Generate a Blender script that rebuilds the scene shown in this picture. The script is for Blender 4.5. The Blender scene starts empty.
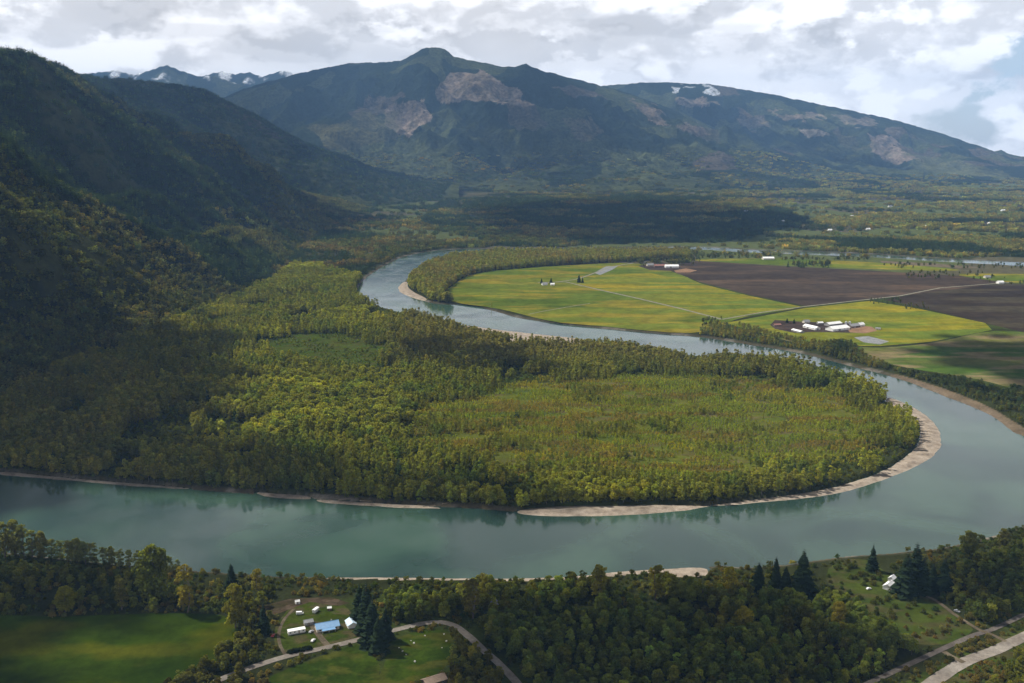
import bpy, bmesh, math, random
import numpy as np
from mathutils import Vector, Matrix

random.seed(7)
R = np.random.default_rng(11)
rad = math.radians
scene = bpy.context.scene
COL = scene.collection

# ------------------------------------------------------------------ camera
CAM_H, PITCH, FPX, CX, CY = 350.0, rad(10.8), 1005.0, 512.0, 341.5
cP, sP = math.cos(PITCH), math.sin(PITCH)
cam = bpy.data.cameras.new('camera')
cam.sensor_width = 36.0
cam.lens = 36.0 * FPX / 1024.0
cam.clip_start, cam.clip_end = 1.0, 80000.0
camo = bpy.data.objects.new('camera', cam)
COL.objects.link(camo)
camo.location = (0, 0, CAM_H)
camo.rotation_euler = (rad(90) - PITCH, 0, 0)
scene.camera = camo


def ray(px, py):
    u, v = (px - CX) / FPX, -(py - CY) / FPX
    return u, cP + v * sP, -sP + v * cP


def G(px, py, z=0.0):
    """where the line of sight through a photo point meets level z"""
    x, y, dz = ray(px, py)
    t = (z - CAM_H) / dz
    return (x * t, y * t)


def GP(pts, z=0.0):
    return np.array([G(p[0], p[1], z) for p in pts], float)


def PD(px, py, Y):
    """point at world depth Y along the line of sight"""
    x, y, dz = ray(px, py)
    t = Y / y
    return (x * t, Y, CAM_H + dz * t)


def project(X, Y, Z):
    dz = Z - CAM_H
    depth = Y * cP - dz * sP
    up = Y * sP + dz * cP
    depth = np.maximum(depth, 1.0)
    return CX + FPX * X / depth, CY - FPX * up / depth, depth


# ------------------------------------------------------------------ numpy noise
PERM = np.random.default_rng(5).random((257, 257))
PERM[256, :] = PERM[0, :]
PERM[:, 256] = PERM[:, 0]


def vnoise(x, y):
    xi, yi = np.floor(x), np.floor(y)
    fx, fy = x - xi, y - yi
    fx = fx * fx * fx * (fx * (fx * 6 - 15) + 10)
    fy = fy * fy * fy * (fy * (fy * 6 - 15) + 10)
    a, b = xi.astype(np.int64) % 256, yi.astype(np.int64) % 256
    v00, v10, v01, v11 = PERM[a, b], PERM[a + 1, b], PERM[a, b + 1], PERM[a + 1, b + 1]
    return (v00 * (1 - fx) + v10 * fx) * (1 - fy) + (v01 * (1 - fx) + v11 * fx) * fy


def fbm(x, y, octv=4, seed=0.0):
    s, a, t = 0.0, 0.5, 0.0
    x, y = x + seed * 17.3, y + seed * 9.7
    for i in range(octv):
        s = s + a * vnoise(x, y)
        t += a
        a *= 0.5
        x, y = x * 1.97 + 13.1 - 0.35 * y, y * 1.97 + 7.7 + 0.35 * x
    return s / t


def ridged(x, y, octv=5, seed=0.0):
    s, a, t = 0.0, 0.5, 0.0
    x, y = x + seed * 11.3, y + seed * 5.1
    for i in range(octv):
        s = s + a * (1 - np.abs(2 * vnoise(x, y) - 1))
        t += a
        a *= 0.5
        x, y = x * 1.93 + 3.1 - 0.4 * y, y * 1.93 + 8.7 + 0.4 * x
    return s / t


def sstep(a, b, x):
    t = np.clip((x - a) / (b - a), 0, 1)
    return t * t * (3 - 2 * t)


def cells(x, y, seed=0):
    """random value of the nearest jittered site (a mosaic of plots)"""
    xi, yi = np.floor(x).astype(np.int64), np.floor(y).astype(np.int64)
    best = np.full(x.shape, 1e9)
    val = np.zeros(x.shape)
    for dx in (-1, 0, 1):
        for dy in (-1, 0, 1):
            a, b = (xi + dx) % 256, (yi + dy) % 256
            px = xi + dx + PERM[a, b]
            py = yi + dy + PERM[b, (a + 31 + seed) % 256]
            d = np.maximum(np.abs(x - px), np.abs(y - py))
            m = d < best
            best = np.where(m, d, best)
            val = np.where(m, PERM[(a + 77 + seed) % 256, (b + 131) % 256], val)
    return val


def inside(P, X, Y):
    X, Y = np.asarray(X, float), np.asarray(Y, float)
    r = np.zeros(X.shape, bool)
    n = len(P)
    lo, hi = P.min(0), P.max(0)
    box = (X >= lo[0]) & (X <= hi[0]) & (Y >= lo[1]) & (Y <= hi[1])
    xs, ys = X[box], Y[box]
    c = np.zeros(xs.shape, bool)
    for i in range(n):
        x1, y1 = P[i]
        x2, y2 = P[(i + 1) % n]
        if y1 == y2:
            continue
        cr = ((y1 > ys) != (y2 > ys)) & (xs < (x2 - x1) * (ys - y1) / (y2 - y1) + x1)
        c ^= cr
    r[box] = c
    return r


def dist_line(P, X, Y, closed=True, want_t=False):
    X, Y = np.asarray(X, float), np.asarray(Y, float)
    d = np.full(X.shape, 1e12)
    tt = np.zeros(X.shape)
    n = len(P)
    for i in range(n if closed else n - 1):
        ax, ay = P[i][:2]
        bx, by = P[(i + 1) % n][:2]
        ex, ey = bx - ax, by - ay
        L = ex * ex + ey * ey + 1e-9
        t = np.clip(((X - ax) * ex + (Y - ay) * ey) / L, 0, 1)
        q = (X - ax - t * ex) ** 2 + (Y - ay - t * ey) ** 2
        m = q < d
        d = np.where(m, q, d)
        if want_t:
            tt = np.where(m, i + t, tt)
    return (np.sqrt(d), tt) if want_t else np.sqrt(d)


def smooth_poly(P, k=6, closed=True, wob=0.0, seed=1.0, ws=40.0):
    """Catmull-Rom through the traced points, with a little natural wobble"""
    P = np.asarray(P, float)
    n = len(P)
    out = []
    for i in range(n if closed else n - 1):
        g = (lambda j: P[j % n]) if closed else (lambda j: P[min(max(j, 0), n - 1)])
        p0, p1, p2, p3 = g(i - 1), g(i), g(i + 1), g(i + 2)
        for t in np.linspace(0, 1, k, endpoint=False):
            out.append(0.5 * (2 * p1 + (p2 - p0) * t + (2 * p0 - 5 * p1 + 4 * p2 - p3) * t * t + (3 * p1 - p0 - 3 * p2 + p3) * t ** 3))
    if not closed:
        out.append(P[-1])
    out = np.array(out)
    if wob:
        w = fbm(out[:, 0] / ws, out[:, 1] / ws, 3, seed) - 0.5
        w2 = fbm(out[:, 0] / ws, out[:, 1] / ws, 3, seed + 5) - 0.5
        out[:, 0] += w * wob * 2
        out[:, 1] += w2 * wob * 2
    return out


# ------------------------------------------------------------------ mesh + object helpers
def fast_mesh(name, V, F, mats=(), mat_index=None, smooth=False, attrs=None):
    """V (n,3), F (m,k) same-sized polygons or list of such arrays"""
    me = bpy.data.meshes.new(name)
    V = np.asarray(V, np.float32)
    if not isinstance(F, list):
        F = [F]
    F = [np.asarray(f, np.int32) for f in F if len(f)]
    me.vertices.add(len(V))
    me.vertices.foreach_set('co', V.ravel())
    nl = sum(f.size for f in F)
    npol = sum(len(f) for f in F)
    if npol:
        me.loops.add(nl)
        me.loops.foreach_set('vertex_index', np.concatenate([f.ravel() for f in F]))
        tot = np.concatenate([np.full(len(f), f.shape[1], np.int32) for f in F])
        st = np.concatenate([[0], np.cumsum(tot)[:-1]]).astype(np.int32)
        me.polygons.add(npol)
        me.polygons.foreach_set('loop_start', st)
        if mat_index is not None:
            me.polygons.foreach_set('material_index', np.asarray(mat_index, np.int32))
        if smooth:
            me.polygons.foreach_set('use_smooth', np.ones(npol, bool))
    for k, (typ, dat) in (attrs or {}).items():
        a = me.attributes.new(k, typ, 'POINT')
        dat = np.asarray(dat, np.float32 if typ != 'INT' else np.int32)
        a.data.foreach_set({'FLOAT': 'value', 'INT': 'value', 'FLOAT_VECTOR': 'vector', 'FLOAT_COLOR': 'color'}[typ], dat.ravel())
    for m in mats:
        me.materials.append(m)
    me.update(calc_edges=True)
    return me


def link(name, me, parent=None, loc=(0, 0, 0), rotz=0.0):
    o = bpy.data.objects.new(name, me)
    COL.objects.link(o)
    o.location = loc
    o.rotation_euler = (0, 0, rotz)
    if parent is not None:
        o.parent = parent
    return o


def tag(o, label=None, cat=None, group=None, kind=None):
    if label:
        o['label'] = label
    if cat:
        o['category'] = cat
    if group:
        o['group'] = group
    if kind:
        o['kind'] = kind
    return o


def thing(name, label, cat, loc=(0, 0, 0), rotz=0.0, group=None, scale=1.0):
    o = link(name, None, None, loc, rotz)
    o.scale = (scale,) * 3
    o.empty_display_size = 1.0
    return tag(o, label, cat, group)


class MB:
    """collects shapes, builds ONE mesh object"""

    def __init__(self):
        self.b = bmesh.new()

    def box(self, lo, hi, bevel=0.0):
        r = bmesh.ops.create_cube(self.b, size=1.0)
        for v in r['verts']:
            v.co = Vector([lo[i] + (v.co[i] + 0.5) * (hi[i] - lo[i]) for i in range(3)])
        if bevel:
            e = list({e for v in r['verts'] for e in v.link_edges})
            bmesh.ops.bevel(self.b, geom=e, offset=bevel, segments=2, affect='EDGES')
        return self

    def poly(self, pts):
        self.b.faces.new([self.b.verts.new(p) for p in pts])
        return self

    def prism(self, prof, x0, x1, axis='x'):
        """extrude a closed (a,b) profile along x (prof = y,z) or y (prof = x,z)"""
        f = (lambda t, p: (t, p[0], p[1])) if axis == 'x' else (lambda t, p: (p[0], t, p[1]))
        A = [self.b.verts.new(f(x0, p)) for p in prof]
        B = [self.b.verts.new(f(x1, p)) for p in prof]
        n = len(prof)
        self.b.faces.new(A)
        self.b.faces.new(B[::-1])
        for i in range(n):
            self.b.faces.new([A[i], B[i], B[(i + 1) % n], A[(i + 1) % n]])
        return self

    def tube(self, p, q, r0, r1=None, n=10):
        p, q = Vector(p), Vector(q)
        d = (q - p)
        M = Matrix.Translation((p + q) / 2) @ d.to_track_quat('Z', 'Y').to_matrix().to_4x4()
        bmesh.ops.create_cone(self.b, cap_ends=True, segments=n, radius1=r0, radius2=r0 if r1 is None else r1, depth=d.length, matrix=M)
        return self

    def blob(self, c, r, sub=2, jit=0.0):
        g = bmesh.ops.create_icosphere(self.b, subdivisions=sub, radius=1.0)
        for v in g['verts']:
            k = 1 + random.uniform(-jit, jit)
            v.co = Vector([c[i] + v.co[i] * r[i] * k for i in range(3)])
        return self

    def build(self, name, m, parent=None, smooth=False, loc=(0, 0, 0), rotz=0.0):
        bmesh.ops.recalc_face_normals(self.b, faces=self.b.faces)
        me = bpy.data.meshes.new(name)
        self.b.to_mesh(me)
        self.b.free()
        me.materials.append(m)
        if smooth:
            for p in me.polygons:
                p.use_smooth = True
        return link(name, me, parent, loc, rotz)


# ------------------------------------------------------------------ node helpers
class NT:
    def __init__(self, tree):
        self.t = tree
        self.n = tree.nodes
        self.l = tree.links

    def add(self, typ, **kw):
        nd = self.n.new(typ)
        ins = kw.pop('ins', {})
        for k, v in kw.items():
            setattr(nd, k, v)
        for k, v in ins.items():
            s = nd.inputs[k]
            if isinstance(v, bpy.types.NodeSocket):
                self.l.new(v, s)
            else:
                s.default_value = v
        return nd

    def math(self, op, a, b=0.0, c=None, clamp=False):
        nd = self.add('ShaderNodeMath', operation=op, use_clamp=clamp)
        for i, v in enumerate((a, b) if c is None else (a, b, c)):
            if isinstance(v, bpy.types.NodeSocket):
                self.l.new(v, nd.inputs[i])
            else:
                nd.inputs[i].default_value = v
        return nd.outputs[0]

    def vmath(self, op, a, b=(0, 0, 0), scale=None):
        nd = self.add('ShaderNodeVectorMath', operation=op)
        for i, v in enumerate((a, b)):
            if isinstance(v, bpy.types.NodeSocket):
                self.l.new(v, nd.inputs[i])
            else:
                nd.inputs[i].default_value = v
        if scale is not None:
            if isinstance(scale, bpy.types.NodeSocket):
                self.l.new(scale, nd.inputs['Scale'])
            else:
                nd.inputs['Scale'].default_value = scale
        return nd

    def mix(self, f, a, b, blend='MIX'):
        nd = self.add('ShaderNodeMix', data_type='RGBA', blend_type=blend)
        for s, v in ((nd.inputs[0], f), (nd.inputs[6], a), (nd.inputs[7], b)):
            if isinstance(v, bpy.types.NodeSocket):
                self.l.new(v, s)
            elif isinstance(v, (int, float)):
                s.default_value = v
            else:
                s.default_value = tuple(v)[:3] + (1.0,)
        return nd.outputs[2]

    def ramp(self, f, stops, interp='LINEAR'):
        nd = self.add('ShaderNodeValToRGB')
        self.l.new(f, nd.inputs[0])
        cr = nd.color_ramp
        cr.interpolation = interp
        while len(cr.elements) < len(stops):
            cr.elements.new(0.5)
        for e, (p, c) in zip(cr.elements, stops):
            e.position = p
            e.color = tuple(c)[:3] + (1.0,) if not isinstance(c, (int, float)) else (c, c, c, 1)
        return nd.outputs[0]

    def mapr(self, f, a, b, c=0.0, d=1.0, smooth=True):
        nd = self.add('ShaderNodeMapRange', interpolation_type='SMOOTHSTEP' if smooth else 'LINEAR')
        self.l.new(f, nd.inputs[0])
        for i, v in enumerate((a, b, c, d)):
            nd.inputs[i + 1].default_value = v
        return nd.outputs[0]

    def noise(self, vec, scale, detail=4.0, rough=0.55, dist=0.0):
        nd = self.add('ShaderNodeTexNoise', ins={'Scale': scale, 'Detail': detail, 'Roughness': rough, 'Distortion': dist})
        if vec is not None:
            self.l.new(vec, nd.inputs['Vector'])
        return nd.outputs['Fac']


def new_mat(name):
    m = bpy.data.materials.new(name)
    m.use_nodes = True
    m.node_tree.nodes.clear()
    t = NT(m.node_tree)
    out = t.add('ShaderNodeOutputMaterial')
    return m, t, out


def paint(name, c, rough=0.7, var=0.18, scale=0.6, metal=0.0, stripes=None):
    """matt surface with a little wear"""
    m, t, out = new_mat(name)
    tc = t.add('ShaderNodeTexCoord').outputs['Object']
    n = t.noise(tc, scale, 5, 0.6)
    k = t.mapr(n, 0.3, 0.7, 1 - var, 1 + var, False)
    col = t.mix(1.0, c, (1, 1, 1), 'MULTIPLY')
    kk = t.add('ShaderNodeCombineColor')
    for i in range(3):
        t.l.new(k, kk.inputs[i])
    col = t.mix(1.0, c, kk.outputs[0], 'MULTIPLY')
    b = t.add('ShaderNodeBsdfPrincipled', ins={'Base Color': col, 'Roughness': rough, 'Metallic': metal})
    if stripes:
        w = t.add('ShaderNodeTexWave', wave_type='BANDS', bands_direction=stripes[0], ins={'Scale': stripes[1], 'Vector': tc})
        bp = t.add('ShaderNodeBump', ins={'Strength': 0.6, 'Distance': 0.05, 'Height': w.outputs['Fac']})
        t.l.new(bp.outputs[0], b.inputs['Normal'])
    t.l.new(b.outputs[0], out.inputs[0])
    return m


def cover_mat(name, rough=0.95, fine=0.5, fscale=0.25, mid=0.35, mscale=0.02, bump=0.0):
    """surface whose cover (soil, grass, gravel ...) is stored per vertex, with procedural fine structure"""
    m, t, out = new_mat(name)
    at = t.add('ShaderNodeAttribute', attribute_name='cover')
    pos = t.add('ShaderNodeNewGeometry').outputs['Position']
    a = t.mapr(t.noise(pos, fscale, 5, 0.65), 0.3, 0.7, 1 - fine, 1 + fine, False)
    b = t.mapr(t.noise(pos, mscale, 4, 0.6), 0.3, 0.7, 1 - mid, 1 + mid, False)
    k = t.math('MULTIPLY', a, b)
    v = t.vmath('SCALE', at.outputs['Color'], scale=k).outputs[0]
    bs = t.add('ShaderNodeBsdfDiffuse', ins={'Color': v, 'Roughness': 0.8})
    if bump:
        bp = t.add('ShaderNodeBump', ins={'Strength': 1.0, 'Distance': bump, 'Height': t.noise(pos, mscale * 2.5, 6, 0.65)})
        t.l.new(bp.outputs[0], bs.inputs['Normal'])
    t.l.new(bs.outputs[0], out.inputs[0])
    return m


def field_mat(name, c1, c2, c3=None, scale=0.01, rot=0.0, stretch=4.0, rows=0.0):
    """crop or pasture: long drilled bands, patches and fine grain"""
    m, t, out = new_mat(name)
    pos = t.add('ShaderNodeNewGeometry').outputs['Position']
    mp = t.add('ShaderNodeMapping', ins={'Vector': pos, 'Rotation': (0, 0, rot), 'Scale': (1.0 / stretch, 1, 1)})
    n1 = t.noise(mp.outputs[0], scale, 4, 0.55)
    n2 = t.noise(pos, scale * 9, 5, 0.7)
    n3 = t.noise(mp.outputs[0], scale * 2.7, 3, 0.5)
    col = t.mix(t.mapr(n1, 0.35, 0.65), c1, c2)
    if c3:
        col = t.mix(t.mapr(n3, 0.46, 0.64), col, c3)
    n4 = t.noise(pos, scale * 2.2, 6, 0.65, 0.6)
    k = t.math('MULTIPLY', t.mapr(n2, 0.25, 0.75, 0.70, 1.30, False), t.mapr(n4, 0.3, 0.7, 0.74, 1.26, False))
    if rows:
        w = t.add('ShaderNodeTexWave', wave_type='BANDS', bands_direction='Y', ins={'Scale': rows, 'Distortion': 1.5, 'Detail': 2.0, 'Vector': mp.outputs[0]})
        k = t.math('MULTIPLY', k, t.mapr(w.outputs['Fac'], 0, 1, 0.84, 1.12, False))
    v = t.vmath('SCALE', col, scale=k).outputs[0]
    bs = t.add('ShaderNodeBsdfDiffuse', ins={'Color': v, 'Roughness': 0.8})
    t.l.new(bs.outputs[0], out.inputs[0])
    return m


# ------------------------------------------------------------------ sun, sky, air
SUN_AZ, SUN_EL = rad(-64), rad(50)
SUN = Vector((math.sin(SUN_AZ) * math.cos(SUN_EL), math.cos(SUN_AZ) * math.cos(SUN_EL), math.sin(SUN_EL)))
sl = bpy.data.lights.new('sun', 'SUN')
sl.energy = 5.0
sl.angle = rad(0.6)
sl.color = (1.0, 0.95, 0.86)
so = bpy.data.objects.new('sun', sl)
COL.objects.link(so)
so.rotation_euler = SUN.to_track_quat('Z', 'Y').to_euler()
so.location = (0, 0, 3000)

world = bpy.data.worlds.new('World')
scene.world = world
world.use_nodes = True
world.node_tree.nodes.clear()
w = NT(world.node_tree)
wout = w.add('ShaderNodeOutputWorld')
sky = w.add('ShaderNodeTexSky', sky_type='NISHITA', sun_disc=False, sun_elevation=SUN_EL, sun_rotation=SUN_AZ % (2 * math.pi), altitude=350.0, air_density=1.0, dust_density=1.0, ozone_density=1.0)
d = w.add('ShaderNodeTexCoord').outputs['Generated']
sx = w.add('ShaderNodeSeparateXYZ', ins={0: d})
dz = sx.outputs[2]
# cloud banks: noise on the direction, flattened towards the horizon
def dnoise(scale, zs, loc, detail, rough, dist=0.2, up=0.0):
    m_ = w.add('ShaderNodeMapping', ins={'Vector': d, 'Scale': (1.0, 1.0, zs), 'Location': (loc[0], loc[1], loc[2] + up)})
    return w.noise(m_.outputs[0], scale, detail, rough, dist)


big = dnoise(4.2, 2.2, (0.37, 0.1, 0.62), 9.0, 0.56)
n_a = dnoise(7.5, 2.0, (1.7, 0.4, 0.28), 10.0, 0.55, 0.0)
n_up = dnoise(7.5, 2.0, (1.7, 0.4, 0.28), 4.0, 0.5, 0.0, 0.045)


rim = dnoise(26.0, 1.6, (0.3, 0.9, 0.11), 6.0, 0.6, 0.0)
puff = w.math('ADD', n_a, w.math('MULTIPLY', w.math('SUBTRACT', rim, 0.5), 0.16))
flat = dnoise(4.6, 5.0, (0.2, 2.1, 0.93), 8.0, 0.52, 0.1)


def patch(px, py, r0, r1, zs, nz=0.25):
    v = Vector(ray(px, py)).normalized()
    o_ = w.vmath('MULTIPLY', w.vmath('SUBTRACT', d, tuple(v)).outputs[0], (1.0, 1.0, zs))
    l_ = w.vmath('LENGTH', o_.outputs[0]).outputs['Value']
    return w.mapr(w.math('ADD', l_, w.math('ADD', w.math('MULTIPLY', w.math('SUBTRACT', n_a, 0.5), nz), w.math('MULTIPLY', w.math('SUBTRACT', rim, 0.5), nz * 0.5))), r0, r1)


cov = w.mapr(big, 0.24, 0.33)
# openings of blue sky at the right
cov = w.math('MULTIPLY', cov, patch(1022, 55, 0.020, 0.040, 1.5))
cov = w.math('MULTIPLY', cov, patch(975, 128, 0.000, 0.040, 3.0))
# cauliflower heaps in front of a bright sheet: sunlit upper edges, grey undersides
heap = w.mapr(puff, 0.455, 0.495)
under = w.mapr(w.math('ADD', w.math('SUBTRACT', n_up, n_a), w.math('MULTIPLY', w.math('SUBTRACT', 0.5, rim), 0.22)), -0.055, 0.065)
lum_heap = w.mapr(under, 0.0, 1.0, 10.4, 6.7, False)
lum_sheet = w.mapr(n_up, 0.35, 0.6, 9.5, 8.1)
lum = w.math('ADD', w.math('MULTIPLY', lum_sheet, w.math('SUBTRACT', 1.0, heap)), w.math('MULTIPLY', lum_heap, heap))
# flat grey stratus shreds
grey = w.math('MULTIPLY', w.mapr(flat, 0.55, 0.62), 0.6)
for px, py, r, zs in ((115, 22, 0.07, 3.6), (535, 44, 0.055, 6.0), (375, 27, 0.075, 6.0), (850, 26, 0.07, 2.6), (640, 10, 0.06, 3.0)):
    g1 = w.math('SUBTRACT', 1.0, patch(px, py, r * 0.1, r * 1.1, zs, 0.75))
    grey = w.math('MAXIMUM', grey, w.math('MULTIPLY', g1, 0.9))
lum = w.math('MULTIPLY', lum, w.math('SUBTRACT', 1.0, w.math('MULTIPLY', grey, 0.26)))
hi = w.mapr(dz, 0.26, 0.60, 1.0, 0.14)
lum = w.math('MULTIPLY', lum, hi)
cc = w.vmath('SCALE', (1.0, 0.985, 0.99), scale=lum).outputs[0]
veil = w.mix(0.45, sky.outputs[0], (5.6, 6.1, 6.9))
colw = w.mix(cov, veil, cc)
bg = w.add('ShaderNodeBackground', ins={'Color': colw, 'Strength': 0.095})
w.l.new(bg.outputs[0], wout.inputs[0])

scene.view_settings.view_transform = 'Standard'
scene.view_settings.look = 'None'
scene.view_settings.gamma = 1.0
scene.view_settings.exposure = 0.5
scene.cycles.use_denoising = True
scene.cycles.max_bounces = 6
scene.cycles.diffuse_bounces = 3
scene.cycles.glossy_bounces = 2
scene.cycles.transmission_bounces = 3
scene.cycles.volume_bounces = 0
scene.cycles.transparent_max_bounces = 6
scene.cycles.use_adaptive_sampling = True
scene.cycles.adaptive_threshold = 0.02

# haze: one closed box of even air around the whole valley
hz_m, t, out = new_mat('valley haze')
pv = t.add('ShaderNodeVolumePrincipled', ins={'Color': (0.30, 0.56, 1.0, 1), 'Density': 2.6e-5, 'Anisotropy': 0.0})
t.l.new(pv.outputs[0], out.inputs['Volume'])
hb = MB().box((-17000, -900, -40), (17000, 25500, 2130))
tag(hb.build('haze', hz_m), 'thin pale haze filling the valley', None, None, 'stuff')

# ------------------------------------------------------------------ river outline (traced waterlines, photo points)
south_bank = [(-260, 540), (-80, 546), (30, 556), (130, 566), (220, 573), (300, 577), (400, 578), (520, 579), (580, 576), (640, 571), (690, 571), (720, 566), (750, 568), (800, 563), (850, 557), (900, 553), (960, 544), (1024, 527), (1120, 500), (1220, 470)]
east_bank = [(1190, 448), (1100, 444), (1024, 436), (990, 415), (940, 394), (900, 379), (850, 366), (800, 353), (745, 344), (700, 337), (640, 332), (570, 325), (520, 318), (495, 311), (470, 305), (440, 304), (420, 300), (408, 294), (403, 287), (408, 278), (418, 270), (432, 262), (452, 256), (490, 251.5), (560, 250.8), (640, 249.6), (700, 250), (760, 253.5), (860, 257), (940, 262), (1060, 268)]
upper_far = [(1060, 264), (940, 258.5), (860, 253.5), (760, 250), (700, 247), (640, 247.4), (560, 248), (500, 248.4), (450, 249.5), (420, 253), (400, 258), (380, 268), (364, 280), (357, 291)]
north_bank = [(362, 300), (380, 307), (405, 314), (430, 321), (460, 330), (500, 337), (540, 342), (590, 345), (640, 350), (690, 356), (740, 361), (790, 368), (830, 377), (865, 388), (890, 398), (915, 408), (932, 420), (941, 434), (941, 446), (930, 458), (905, 471), (870, 484), (830, 494), (760, 502), (680, 510), (600, 515), (540, 514), (520, 512), (470, 508), (400, 505), (330, 500), (270, 495), (150, 486), (60, 478), (0, 472), (-80, 466), (-260, 452)]
RIVER = smooth_poly(GP(south_bank + east_bank + upper_far + north_bank), 5, True, 2.2, 3.0, 30.0)

# gravel bars (photo points): water side then wood side
bars = {
    'point_bar': ([(890, 397), (915, 407), (932, 419), (942, 433), (942, 447), (931, 459), (906, 472), (871, 485), (831, 495), (760, 503), (710, 507), (680, 511.5), (600, 516.5), (525, 515), (518, 509), (560, 505), (610, 504.5), (660, 503.5), (688, 504), (705, 504.5), (745, 499.5), (800, 492.5), (850, 481.5), (885, 468), (906, 454), (917, 442), (917, 431), (909, 420), (896, 409), (884, 401)], 'pale curved gravel bar around the tip of the wooded river bend'),
    'upper_bar': ([(403, 282), (399, 285), (397.5, 288.5), (400, 292.5), (409, 296.5), (424, 301), (427, 298), (415, 292), (409, 287), (408, 282)], 'small pale gravel bar at the upper bend below the meadow wood'),
    'inner_bar': ([(452, 324), (470, 325.5), (500, 329.5), (540, 334), (585, 339), (600, 343), (590, 348), (540, 345.5), (500, 340.5), (460, 333)], 'narrow pale gravel bar along the far side of the wooded peninsula'),
    'mud_bar': ([(255, 491), (285, 493), (308, 495), (312, 499), (290, 499), (262, 496)], 'short grey gravel spit under the dark wooded bank'),
    'bank_bar': ([(318, 498), (350, 500), (400, 503), (440, 506), (440, 509), (400, 508), (350, 505), (318, 502)], 'thin pale gravel strip below the wooded bank'),
    'west_bar': ([(0, 470), (60, 476), (120, 481), (185, 486.5), (185, 489), (120, 485.5), (60, 480), (0, 475)], 'thin grey gravel edge under the shaded wood'),
    'near_beach': ([(330, 576), (400, 576), (520, 577), (580, 574), (640, 568.5), (690, 566.5), (705, 568), (700, 574), (640, 575.5), (560, 582), (400, 581.5), (330, 580)], 'pale sandy beach along the near shore of the river'),
    'near_spit': ([(668, 571), (688, 566.5), (704, 566.5), (712, 570), (706, 577), (676, 578)], 'rounded pale sand spit on the near shore'),
}
BARS = {k: smooth_poly(GP(v[0], 0.5), 4, True, 1.2, 7.0, 20.0) for k, v in bars.items()}

# ------------------------------------------------------------------ hill and mountain shapes
toe_pts = sorted([G(-60, 425)[::-1], G(0, 398)[::-1], G(70, 366)[::-1], G(150, 333)[::-1], G(215, 308)[::-1], G(268, 284)[::-1], G(300, 250)[::-1], G(330, 228)[::-1], G(370, 209)[::-1]])
toeY = np.array([600] + [p[0] for p in toe_pts] + [9000])
toeX = np.array([-560] + [p[1] for p in toe_pts] + [-1700])
crest = [PD(-420, 20, 1800), PD(-180, 20, 2700), PD(0, 51, 3600), PD(32, 58, 3800), PD(62, 67, 4050), PD(84, 85, 4350), PD(106, 107, 4650), PD(150, 142, 5200), PD(200, 172, 5800), PD(262, 192, 6600), PD(330, 203, 7600)]
crY = np.array([300] + [p[1] for p in crest])
crX = np.array([crest[0][0] - 100] + [p[0] for p in crest])
crZ = np.array([crest[0][2] - 60] + [p[2] for p in crest])
crX[-2:] = crX[-2:]


def hill_h(X, Y):
    tx, cx, cz = np.interp(Y, toeY, toeX), np.interp(Y, crY, crX), np.maximum(np.interp(Y, crY, crZ), 0)
    wx = (fbm(X / 420, Y / 420, 4, 2) - 0.5)
    t = (tx - X) / np.maximum(tx - cx, 120.0)
    edge = sstep(0.0, 0.25, t) * (1 - sstep(0.72, 1.0, t))
    t2 = t + edge * wx * 0.55
    prof = np.where(t2 < 1, np.clip(t2, 0, 1) ** 1.12, 1 - 0.25 * np.clip(t2 - 1, 0, 3))
    h = cz * prof
    g = ridged(X / 520 + 0.2 * Y / 520, Y / 300, 4, 4) - 0.55
    h = h + edge * g * 0.26 * cz
    h = h + (fbm(X / 60, Y / 60, 3, 6) - 0.5) * 14 * sstep(0.02, 0.2, t) * (1 - 0.7 * sstep(0.8, 1.0, t) * (t < 1.1))
    # a secondary spur coming down towards the camera side
    return np.where(t > -0.02, h, -8.0)


def ridge_h(X, Y, lines, warp, amp, seed, gscale):
    wx = X + (fbm(X / warp, Y / warp, 4, seed) - 0.5) * warp * 0.55
    wy = Y + (fbm(X / warp, Y / warp, 4, seed + 3) - 0.5) * warp * 0.55
    H = np.full(X.shape, -200.0)
    for pts, W, p in lines:
        P = np.array(pts)
        d, tt = dist_line(P, X, Y, False, True)
        d2 = dist_line(P, wx, wy, False)
        k = sstep(0, W * 0.25, d)
        dd = d * (1 - k) + d2 * k
        z = np.interp(tt, np.arange(len(P)), P[:, 2])
        h = z * np.clip(1 - dd / W, 0, 1) ** p - 200 * np.clip(dd / W - 1, 0, 1)
        gul = (ridged(X / gscale, Y / gscale, 5, seed) - 0.6)
        h = h + gul * amp * np.sqrt(np.clip(z, 0, None) / 1200) * sstep(60, W * 0.3, d) * (1 - sstep(0.55, 1.0, dd / W))
        H = np.maximum(H, h)
    return H


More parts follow.
